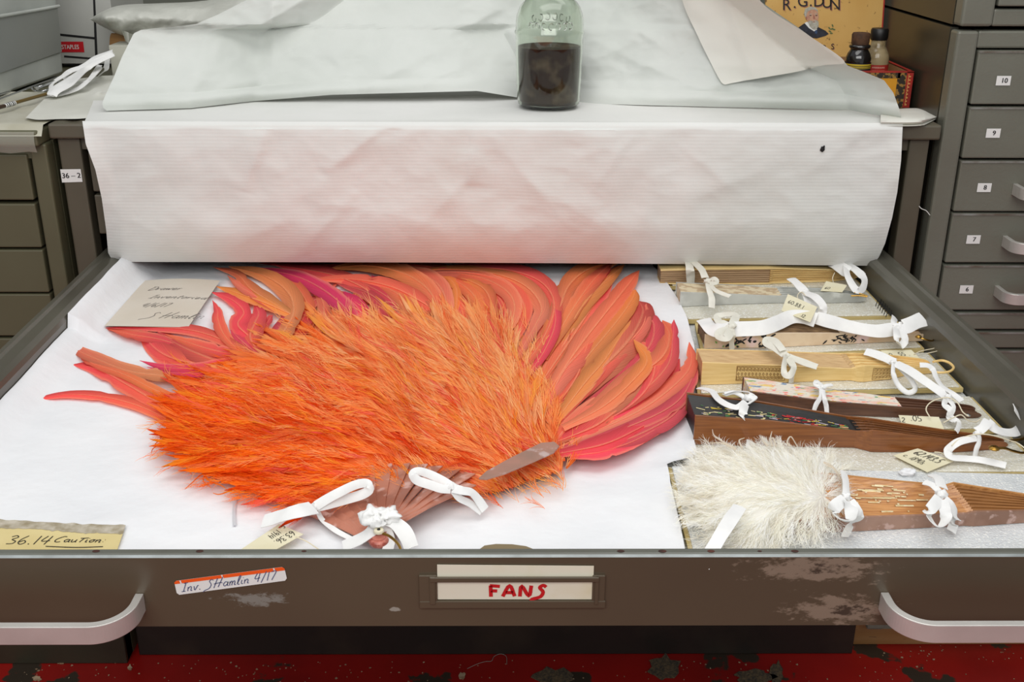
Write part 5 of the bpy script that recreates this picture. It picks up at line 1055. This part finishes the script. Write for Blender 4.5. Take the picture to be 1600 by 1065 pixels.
# glass bottle
b0 = ct(857, 163, .2125); b0.z = RZ+.2125
k = px_m(b0); vk = k/.985
bt = thing('glass_bottle', 'clear glass bottle half full of dark brown liquid standing on the white sheet', 'bottle', b0)
m_glass = mat('green_tinted_glass', (232, 238, 229), .03, trans=1, ior=1.46, spec=.5); m_liq = mat('dark_brown_liquid', (62, 36, 18), .5, col2=(118, 98, 76), nscale=30, ncon=(.52, .70), spec=.15)
prof_px = [(.5, 0), (44, 0), (48, 3), (49.2, 9), (50.5, 40), (51.5, 80), (51.8, 104), (53.3, 107), (53.3, 109), (51.8, 112), (51.5, 124), (50, 133), (46, 144), (40, 152), (32, 159), (25, 163), (21.5, 168), (21, 180), (21, 200), (23.5, 202), (23.5, 212), (21, 214)]
outer = [(r*k, z*vk) for r, z in prof_px]; inner = [(max(.3*k, (r-2.6)*k), z*vk) for r, z in [(max(r, .5), max(z, 3.)) for r, z in prof_px][::-1] if True]
mb = MB(); mb.lathe(outer+inner, b0, 48, 0, False); 
mb.build('glass', m_glass, bt, smooth=True)
liq = [(.3*k, 4.5*vk), (40*k, 4.5*vk), (45.5*k, 8*vk), (47*k, 40*vk), (48.2*k, 86*vk), (48.0*k, 87.5*vk), (.3*k, 87*vk)]
mb = MB(); mb.lathe(liq, b0, 48); mb.build('liquid', m_liq, bt, smooth=False)
mb = MB(); r = random.Random(2)       # moulded lettering, too worn to read
for row, (z, n) in enumerate(((121, 7), (136, 6))):
    for i in range(n):
        a = -math.pi/2+(i-(n-1)/2)*(.20 if row == 0 else .22); R_ = (52 if row == 0 else 47.5-.2*abs(i-3))*k; t0 = r.random()*6
        pts = [b0+Vector((R_*math.cos(a+.07*math.cos(t0+t*.9)), R_*math.sin(a+.07*math.cos(t0+t*.9)), (z+5*math.sin(t0+t*.9)-(2 if row else 0)*abs(i-2.5))*vk)) for t in range(6)]; mb.tube(pts, .0009, 6, smooth=14)
mb.build('moulded_marks', m_glass, bt, smooth=True)

# cigar box with open lid
fr_br = ct(1421, 168); Yb = fr_br.y; XRb = py(1428, 108, Yb).x; zt = py(1428, 112, Yb).z; XLb = XRb-.205
bx = thing('cigar_box', 'yellow and red cigar box with its lid standing open', 'box', ct(1380, 150))
m_yel = mat('ochre_paper', (214, 150, 26), .6, col2=(196, 130, 20), nscale=12); m_red = mat('red_paper_trim', (176, 40, 28), .55, col2=(140, 30, 22), nscale=30); m_blkgold = mat('black_gold_band', (44, 34, 22), .5, col2=(150, 112, 50), nscale=150, ncon=(.5, .56))
m_boxin = wood('cedar_inside', (166, 128, 84), (140, 104, 66), .7, 0); Dp = .17; T = .005; z0 = RZ+ZC
mb = MB(); mb.box((XLb, Yb, z0), (XRb, Yb+T, zt), 0); mb.box((XLb, Yb+Dp-T, z0), (XRb, Yb+Dp, zt), 1); mb.box((XLb, Yb+T, z0), (XLb+T, Yb+Dp-T, zt), 1); mb.box((XRb-T, Yb+T, z0), (XRb, Yb+Dp-T, zt), 1); mb.box((XLb+T, Yb+T, z0), (XRb-T, Yb+Dp-T, z0+T), 1)
mb.build('case', [m_yel, m_boxin], bx)
mb = MB(); e = .0006
mb.box((XLb, Yb-e, zt-.010), (XRb-.020, Yb, zt-.001), 1); mb.box((XRb-.024, Yb-e, z0), (XRb-.010, Yb, zt-.001), 1); mb.box((XRb-.010, Yb-e*1.5, z0), (XRb+e, Yb, zt), 0); mb.box((XLb, Yb-e*1.5, zt-.0015), (XRb+e, Yb+T, zt+.0008), 0); mb.box((XRb-T, Yb, zt-.001), (XRb+e, Yb+Dp, zt+.0008), 0); mb.box((XRb, Yb, z0), (XRb+e, Yb+Dp, zt), 0)
rr = random.Random(4)
for i in range(9):
    z = lerp(z0+.006, zt-.006, i/8); w_ = .0022; mb.box((XRb-.0075, Yb-e*2.2, z-w_), (XRb-.0075+.0045*rr.uniform(.6, 1), Yb-e, z-w_*.2), 2); mb.box((XRb-.0075, Yb-e*2.2, z+.0004), (XRb-.0075+.0012, Yb-e, z+w_), 2)
mb.build('paper_trim', [m_red, m_blkgold, mat('dull_gold_print', (214, 160, 90), .6)], bx, label='red and black-gold edging strips')
YLd = Yb+Dp; m_lid = mat('golden_lid_paper', (216, 174, 100), .6, col2=(206, 160, 84), nscale=14, col3=(130, 96, 48), n3=110, c3=(.64, .68))
ql = quad_map(py(1376, 100, YLd), py(1376, 100, YLd)+Vector((-.235, 0, 0)), py(1376, 100, YLd)+Vector((-.235, .03, .170)), py(1376, 100, YLd)+Vector((0, .03, .170)), 0)
xr_ = py(1374, 100, YLd+.002).x; xl_ = xr_-.202
c00, c10, c11, c01 = Vector((xl_, YLd+.001, zt)), Vector((xr_, YLd+.001, zt)), Vector((xr_-.002, YLd+.03, zt+.19)), Vector((xl_, YLd+.03, zt+.19))
ql = quad_map(c00, c10, c11, c01, .0004); nn = (ql(0, 0, 1)-ql(0, 0, 0))
mb = MB(); mb.hexa([p-nn*.005 for p in (c00, c10, c11, c01)], [c00, c10, c11, c01], 0); mb.add([ql(1, 0, .0003), ql(1.004, 0, .0003), ql(1.004, 1, .0003), ql(1, 1, .0003)], [(0, 1, 2, 3)], 1); mb.add([ql(.992, 0), ql(1, 0), ql(1, 1), ql(.992, 1)], [(0, 1, 2, 3)], 1)
lid = mb.build('lid', [m_lid, m_red], bx, label='golden lid printed with a bearded man and R.G.DUN CIGARS')
def luv(x, y):                 # photograph pixel -> lid coordinates
    r_ = ray(x, y); t = (c00-CAM).dot(nn)/r_.dot(nn); p = CAM+r_*t-c00; a, b = c10-c00, c01-c00; return p.dot(a)/a.length_squared, p.dot(b)/b.length_squared
def disc(mb, x, y, rx, ry, mi, lift, n=16, rot=0, f=None):
    pts = []
    for t in range(n):
        th = t/n*6.283; a, b = rx*math.cos(th), ry*math.sin(th); pts.append((x+a*math.cos(rot)-b*math.sin(rot), y+a*math.sin(rot)+b*math.cos(rot)))
    mb.add([ql(*luv(*p), lift) for p in pts], [tuple(range(n))], mi)
def shape(mb, pts, mi, lift): mb.add([ql(*luv(*p), lift) for p in pts], [tuple(range(len(pts)))], mi)
mb = MB()
m_skin = mat('printed_skin', (206, 160, 130), .7, col2=(186, 132, 108), nscale=200); m_coat = mat('printed_coat', (34, 34, 42), .7, col2=(48, 50, 62), nscale=150); m_gry = mat('printed_grey_hair', (190, 186, 172), .7, col2=(160, 156, 142), nscale=300)
shape(mb, [(1246,44),(1256,37),(1263,35),(1280,43),(1290,48),(1295,53),(1290,56),(1276,60),(1260,58),(1246,50)], 1, .0006)     # coat
shape(mb, [(1257,36),(1261,34),(1270,42),(1277,46),(1272,49),(1264,44)], 3, .0008)
disc(mb, 1267.5, 21, 11, 10.5, 2, .0008); disc(mb, 1269.5, 26, 9.8, 12, 0, .0010)                                    # head
shape(mb, [(1256,22),(1258,14),(1265,10.5),(1274,11.5),(1279,17),(1276,15.5),(1268,15),(1262,18),(1259,25)], 2, .0012)
shape(mb, [(1262,34),(1266,32),(1270,33),(1275,31.5),(1279,34),(1279,41),(1275,46.5),(1270,46),(1265,41)], 2, .0012)      # beard
for x in (1266.5, 1275.5): disc(mb, x, 24.3, 1.7, .7, 1, .0012, 8); disc(mb, x, 22, 2.3, .6, 2, .0012, 8)
shape(mb, [(1270.6,24),(1272.4,24),(1273.8,29.4),(1270.6,30)], 4, .0012); disc(mb, 1271.8, 34.2, 2.6, .6, 4, .0014, 8); disc(mb, 1260, 28, 1.4, 2.4, 4, .0012, 8); disc(mb, 1275, 50, 2.2, 3, 6, .0010, 8)
for x, y, rt in ((1297,49,.5),(1300,45,-.4),(1301,40,1.2),(1296,44,.9),(1303,46,.2),(1299,52,0)): disc(mb, x, y, 2.6, 1.2, 5, .0006, 8, rt)
mb.build('portrait_print', [m_skin, m_coat, m_gry, m_label, mat('printed_skin_shade', (168, 110, 90), .7), mat('printed_leaf', (100, 112, 66), .7), mat('printed_blue', (48, 72, 110), .6)], lid, label='printed bust of a grey-bearded man in a dark coat')
mb = MB()
def arc_text(txt, y0, h, x0, x1, sag, mi, dx, dy, lift):
    n = len(txt)
    for i, chx in enumerate(txt):
        x = lerp(x0, x1, i/(n-1)); y = y0+sag*((i-(n-1)/2)/((n-1)/2))**2; vs, fs = font_mesh(chx); hw = h*1.4
        mb.add([ql(*luv(x+a*hw*.95+dx, y-b*hw+dy), lift) for a, b, _ in vs], fs, mi)
for mi, d, lf in ((0, 1.2, .0006), (1, 0, .0009)):
    arc_text('R.G.DUN', 2, 18, 1229, 1305, 6, mi, d, d, lf); arc_text('CIGARS', 76, 9, 1236, 1301, -3, mi, d*.7, d*.7, lf)
mb.build('lettering', [MATS['printed_skin_shade'], m_ink], lid)

# ink bottles in front of the lid, standing in the box
def bottle_at(x, ybase, z):
    return pz(x, ybase, z)
zi = ZC+.006
bb = Vector((py(1339, 110, Yb+.035).x, Yb+.035, RZ+zi)); kk = px_m(bb+Vector((0, 0, .05)))
zz = lambda y, Y=Yb+.035: py(1339, y, Y).z-(RZ+zi)
ink = thing('ink_bottle', 'small black ink bottle with a brown cork and yellow-striped label', 'bottle', bb)
m_bg = mat('black_glass', (22, 18, 17), .12, spec=.7, coat=.5); m_cork = mat('dark_cork', (92, 60, 36), .8, col2=(60, 38, 24), nscale=90)
pf = [(17, 112), (18.5, 120), (19, 96), (19.5, 90), (17, 83), (14.5, 79), (13.5, 77), (14, 75.5), (16, 74), (16.5, 72), (15.5, 70), (13.5, 69)]
pr_ = [(.5*kk, 0), (18.5*kk, 0), (19.5*kk, .003)]+[(r_*kk, zz(y)) for r_, y in pf[2:]]
mb = MB(); mb.lathe(pr_, bb, 32); mb.build('body', m_bg, ink, smooth=True)
mb = MB(); mb.lathe([(12*kk, zz(73)), (13.4*kk, zz(66)), (14*kk, zz(54)), (12.5*kk, zz(51)), (.5*kk, zz(50.5))], bb, 24); mb.build('cork', m_cork, ink, smooth=True)
mb = MB(); R_ = 19.8*kk
for y0, y1, mi in ((97, 109, 0), (98, 100.5, 1), (101.5, 103, 1), (104, 105, 1)): mb.lathe([(R_+.0002*(mi+1), zz(y1)), (R_+.0002*(mi+1), zz(y0))], bb, 32, mi, False)
mb.build('label', [mat('navy_label', (30, 28, 44), .6), mat('yellow_print', (196, 170, 40), .6)], ink, smooth=True, label='dark label with yellow stripes')
b2 = Vector((py(1367, 110, Yb+.085).x, Yb+.085, RZ+zi)); k2 = px_m(b2+Vector((0, 0, .05))); z2 = lambda y: py(1367, y, Yb+.085).z-(RZ+zi)
ib = thing('small_bottle', 'small clear bottle with black cap and red label, right of the ink bottle', 'bottle', b2)
m_amber = mat('yellowed_glass', (196, 178, 138), .1, col2=(120, 100, 66), nscale=30, ncon=(.5, .65), trans=.35, spec=.6)
mb = MB(); mb.lathe([(.5*k2, 0), (18*k2, 0), (18.8*k2, .003), (19*k2, z2(92)), (18*k2, z2(84)), (14.5*k2, z2(77)), (11.5*k2, z2(71)), (11*k2, z2(62))], b2, 32); mb.build('body', m_amber, ib, smooth=True)
mb = MB(); mb.lathe([(12.5*k2, z2(62)), (13.5*k2, z2(58)), (13.5*k2, z2(47)), (12*k2, z2(44)), (.5*k2, z2(43.5))], b2, 28); mb.build('cap', mat('black_cap', (20, 18, 18), .4), ib, smooth=True)
mb = MB(); mb.lathe([(19.3*k2, z2(118)), (19.3*k2, z2(99))], b2, 32, 0, False)
for row, y in enumerate((103, 108.5)):
    for i in range(7):
        a = -math.pi/2-.05+(i-3)*.15; p = b2+Vector((19.5*k2*math.cos(a), 19.5*k2*math.sin(a), z2(y))); t = Vector((-math.sin(a), math.cos(a), 0)); u_ = Vector((0, 0, 1))
        for s_ in (-1, 1): c_ = p+t*k2*.8*s_; mb.add([c_-t*k2*.35-u_*k2*1.3, c_+t*k2*.35-u_*k2*1.3, c_+t*k2*.35+u_*k2*1.3, c_-t*k2*.35+u_*k2*1.3], [(0, 1, 2, 3)], 1)
        mb.add([p-t*k2-u_*k2*.3, p+t*k2-u_*k2*.3, p+t*k2+u_*k2*.3, p-t*k2+u_*k2*.3], [(0, 1, 2, 3)], 1)
mb.build('label', [mat('red_label', (170, 36, 30), .6), mat('pink_print', (226, 170, 150), .6)], ib, smooth=False, label='red label with two lines of small pale print')
# folded white paper packet on the right corner
m_pk = mat('white_packet_paper', (224, 223, 214), .7, col2=(212, 210, 200), nscale=16)
mb = MB(); rows = []
top_ = [(1376, 172), (1420, 169), (1440, 170), (1453, 176), (1465, 182)]; bot_ = [(1376, 194), (1415, 194.5), (1436, 193.5), (1446, 190.5), (1465, 183)]
a_, b_ = catmull([(x, y, 0) for x, y in top_], 24), catmull([(x, y, 0) for x, y in bot_], 24)
for p, q_ in zip(a_, b_):
    row = []
    for j in range(9): u = j/8; x, y = lerp(q_.x, p.x, u), lerp(q_.y, p.y, u); row.append(pz(x, y, ZC+.002+.009*math.sin(u*math.pi)**.7*(1-max(0, (x-1445)/22))))
    rows.append(row)
mb.grid(rows); 
rows = [[v-Vector((0, 0, .0008))-Vector((0, 0, (v.z-RZ-ZC-.0012)*.85)) for v in r_] for r_ in rows]; mb.grid([r_[::-1] for r_ in rows])
tag(mb.build('paper_packet', m_pk, smooth=True), 'folded white paper packet at the right corner of the draped cabinet top', 'paper')

# ---------------------------------------------------------------- left end of the cabinet top
m_tis2 = paper_mat('grey_white_tissue', (222, 222, 214), (208, 208, 198), (50, .5))
mb = MB(); rows = []
lo_ = [(40, 184), (60, 187), (90, 186), (122, 185.5), (140, 184)]; hi_ = [(95, 128), (130, 122), (165, 118), (200, 118), (230, 120)]
a_, b_ = catmull([(x, y, 0) for x, y in lo_], 30), catmull([(x, y, 0) for x, y in hi_], 30)
for p, q_ in zip(a_, b_):
    row = []
    for j in range(21): u = j/20; x, y = lerp(p.x, q_.x, u), lerp(p.y, q_.y, u); row.append(pz(x, y, ZC+.0015+.012*noise.noise(Vector((x*.03, y*.08, 2.)))**2))
    rows.append(row)
mb.grid(rows); tag(mb.build('tissue_sheet', m_tis2, smooth=True), 'crumpled white tissue on the cabinet corner left of the draped sheet', 'paper sheet')
# translucent plastic bin
m_bin = mat('cloudy_plastic', (212, 216, 210), .35, col2=(176, 180, 174), nscale=4, trans=.12, spec=.5); m_binlab = mat('grey_bin_panel', (152, 154, 148), .4, col2=(138, 141, 138), nscale=3)
zb_ = ZC; pA = pz(101, 113, zb_); pB = pz(8, 146, zb_)        # near right corner of its foot, and along its right-hand front
bn = thing('plastic_bin', 'cloudy translucent plastic bin at the left edge above the left cabinet', 'bin', pB+Vector((-.1, .1, 0)))
d = (pA-pB).normalized(); nb = Vector((-d.y, d.x, 0)); 
def bp_(s, t, z): return pB+d*s+nb*t+Vector((0, 0, z))
Ls = (pA-pB).length; rings = []
for z, g in ((0, 0), (.004, .003), (.18, .010), (.22, .012), (.225, .020), (.24, .020)):
    ring = []; x0, x1, y0, y1 = -.16-g, Ls+g, -g, .26+g; R_ = .022
    for cx_, cy_, a0 in ((x1-R_, y0+R_, -90), (x1-R_, y1-R_, 0), (x0+R_, y1-R_, 90), (x0+R_, y0+R_, 180)):
        for i in range(7): a = math.radians(a0+i*15); ring.append(bp_(cx_+R_*math.cos(a), cy_+R_*math.sin(a), z))
    rings.append(ring)
mb = MB(); mb.loft(rings, caps=True); mb.build('tub', m_bin, bn, smooth=False, bevel=.001)
mb = MB(); qb = [bp_(-.11, -.0062, .035), bp_(Ls-.015, -.0068, .040), bp_(Ls-.018, -.0118, .118), bp_(-.11, -.0112, .125)]; mb.poly(qb, .0008, 0, -nb); mb.build('front_panel', m_binlab, bn, label='darker grey front panel')
mb = MB(); mb.tube([bp_(-.16, -.012, .128), bp_(Ls*.5, -.013, .122), bp_(Ls-.01, -.012, .120)], .003, 8, smooth=12); mb.build('ridge', m_bin, bn, smooth=True)
# white carton with black lines, red brand patch
m_cart = mat('white_carton', (196, 196, 190), .6, col2=(186, 186, 180), nscale=6)
YBX = pz(118, 103, ZC).y+.03
ca = py(88, 100, YBX); cb = py(171, 100, YBX+.0)
bc = thing('carton', 'white carton with black lines and a red patch, behind the plastic bin', 'box', Vector(((ca.x+cb.x)/2, YBX+.1, RZ+ZC)))
x_a, x_e, x_b = py(60, 60, YBX).x, py(151, 60, YBX).x, py(180, 60, YBX).x; tp = RZ+ZC+.26
mb = MB(); mb.box((x_a, YBX, RZ+ZC), (x_b, YBX+.2, tp)); mb.build('case', m_cart, bc, bevel=.001)
def bq(pts, mi, l=.0006): mb.add([py(x, y, YBX-l) for x, y in pts], [(0, 1, 2, 3)], mi)
mb = MB(); bq([(144,-40),(147,-40),(152.5,87),(148.5,87)], 0); bq([(90,52),(148,58),(148,61.5),(90,55.5)], 0); bq([(100,86.5),(149,90.5),(149,93.5),(100,89.5)], 0); bq([(100,100),(140,101.5),(140,103),(100,101.5)], 0)
mb.build('black_lines', [m_ink], bc)
mb = MB(); qr = quad_map(py(92, 81.5, YBX-.0006), py(132, 81.5, YBX-.0006), py(130, 65, YBX-.0006), py(90, 65, YBX-.0006)); mb.add([qr(0, 0), qr(1, 0), qr(1, 1), qr(0, 1)], [(0, 1, 2, 3)], 0); put_text(mb, qr, 'STAPLES', .47, .48, .42, 1, .78, .04)
mb.build('brand_patch', [mat('brand_red', (206, 20, 34), .5), m_label], bc, label='red patch with white lettering STAPLES')
# pale carton with the end of a brown tube
m_kr = wood('brown_cardboard', (150, 112, 66), (128, 92, 52), .8, 0)
YK = pz(182, 119, ZC).y
ck = thing('carton', 'small pale grey carton tucked beside the draped white sheet', 'box', pz(195, 120, ZC))
a, b = py(176, 119, YK), py(246, 71, YK); mb = MB(); mb.box((a.x, YK, RZ+ZC), (b.x, YK+.06, b.z)); mb.build('case', mat('pale_carton', (198, 197, 184), .7, col2=(188, 187, 174), nscale=8), ck, bevel=.001)
mb = MB(); cxr = pz(178, 108, ZC); cxr = Vector((py(180, 95, YK+.085).x, YK+.085, RZ+ZC+.034)); axd = Vector((1, .12, 0)).normalized(); up_ = Vector((0, 0, 1)); sd_ = axd.cross(up_)
rg = []
for s, r_ in ((.0, .033), (.16, .033), (.16, .028), (0., .028), (0., .033)): rg.append([cxr+axd*s+(sd_*math.cos(t/28*6.283)+up_*math.sin(t/28*6.283))*r_ for t in range(28)])
mb.loft(rg, caps=False); tag(mb.build('cardboard_tube', m_kr, smooth=False), 'short brown cardboard tube lying behind the small pale carton', 'tube')
# bag of foam
m_bag = mat('soft_plastic_bag', (206, 207, 198), .35, col2=(190, 191, 182), nscale=10, bump=(40, .7, .004), spec=.6)
bgc = [(140, 30), (160, 18), (190, 8), (250, 5), (310, 2), (400, -10)]; bgl = [(140, 30), (165, 44), (190, 55), (215, 60), (270, 70), (400, 80)]
mb = MB(); a_, b_ = catmull([(x, y, 0) for x, y in bgc], 90), catmull([(x, y, 0) for x, y in bgl], 90); YG = YK+.075; rows = []; rows2 = []
for i, (p, q_) in enumerate(zip(a_, b_)):
    row, r2 = [], []
    for j in range(33):
        u = j/32; x, y = lerp(p.x, q_.x, u), lerp(p.y, q_.y, u); bl = .07*math.sin(u*math.pi)**.6*sstep(i/22); nz_ = (.012*noise.noise(Vector((x*.03, y*.06, 1.)))+.006*crumple(x, y, .022, 2.))*sstep(i/15)
        row.append(py(x, y, YG-bl-nz_)); r2.append(py(x, y, YG+.01+bl*.6))
    rows.append(row); rows2.append(r2)
mb.grid(rows); mb.grid([r_[::-1] for r_ in rows2])
bag = mb.build('plastic_bag', m_bag, smooth=True); tag(bag, 'puffy pale plastic bag resting behind the draped white sheet', 'bag')
mb = MB(); rows = []
for i in range(13):
    x = lerp(190, 222, i/12); rows.append([py(lerp(x, 196+i*1.4, u), lerp(46+i*1.2, 72-abs(i-8), u), YG-.062+.008*math.sin(i*1.3)) for u in (0, .3, .6, 1)])
mb.grid(rows); mb.build('bag_flap', m_bag, None, smooth=True)
fl = bpy.data.objects['bag_flap']; fl.parent = bag; fl.location = Vector(fl.location)-Vector(bag.location)
# hank of cotton tapes
mb = MB(); r = random.Random(9)
hank = thing('tape_hank', 'hank of loose white cotton tapes lying left of the draped sheet', 'tape', pz(110, 140, ZC))
for i in range(9):
    o = r.gauss(0, 3); pts = [(176+r.gauss(0, 2), 84+o*.6, .050), (150, 96+o, .040), (134, 108+o*1.1, .030), (112+o, 126+o*1.6, .022), (88+o, 140+o*1.3, .014), (78+i*.8, 149+o*.5, .008)]
    if i % 3 == 0: pts += [(92, 149+o, .006), (120, 140+o, .010), (140, 124, .020), (156, 108+o, .026)]
    mb = MB(); mb.ribbon([pz(x, y, ZC+z) for x, y, z in pts], .0085, r.uniform(-.2, 1.0), .0008); mb.build('tape', m_tape, hank, smooth=True)
for pts in ([(168, 92, .036), (165, 108, .022), (155, 118, .008)], [(150, 100, .034), (112, 110, .026), (100, 120, .016), (118, 122, .014)]):
    mb = MB(); mb.ribbon([pz(x, y, ZC+z) for x, y, z in pts], .010, .6, .0008); mb.build('tape', m_tape, hank, smooth=True)
# steel clasp and rod, brush
m_st = mat('polished_steel', (190, 192, 194), .18, metal=1)
mb = MB(); mb.tube([pz(x, y, ZC+.012) for x, y in ((-20, 162), (12, 150), (48, 136), (98, 118))], .0016, 8); mb.tube([pz(x, y, ZC+.010) for x, y in ((-30, 156), (4, 146), (14, 143))], .0016, 8)
mb.tube([pz(x, y, ZC+z) for x, y, z in ((50, 138, .012), (56, 142, .006), (68, 142, .008), (84, 136, .010), (92, 130, .012), (84, 127, .016), (66, 134, .016), (54, 136, .014))], .0018, 8, smooth=40); mb.tube([pz(x, y, ZC+.013) for x, y in ((58, 138), (76, 131), (94, 124))], .003, 8)
tag(mb.build('steel_clasp', m_st, smooth=True), 'shiny steel rod with looped clasp lying beside the plastic bin', 'clasp')
br = thing('paint_brush', 'thin brown-handled brush with a white label, on the left cabinet top', 'brush', pz(30, 160, ZC))
mb = MB(); mb.tube([pz(22, 161, ZC+.008), pz(75, 146, ZC+.008)], .0026, 10); mb.build('handle', mat('brown_lacquer', (104, 84, 40), .35), br, smooth=True)
mb = MB(); mb.tube([pz(-12, 170.5, ZC+.008), pz(8, 165.2, ZC+.008)], .0030, 10); mb.build('head', mat('dark_brown_lacquer', (64, 46, 34), .4), br, smooth=True)
mb = MB(); p0, p1 = pz(7, 165.4, ZC+.008), pz(23, 161, ZC+.008); mb.tube([p0, p1], .0034, 10, 0)
for i in range(5): mb.tube([p0.lerp(p1, .12+i*.18), p0.lerp(p1, .18+i*.18+.03*(i % 2))], .0036, 10, 1)
mb.build('label', [m_label, m_ink], br, smooth=True)
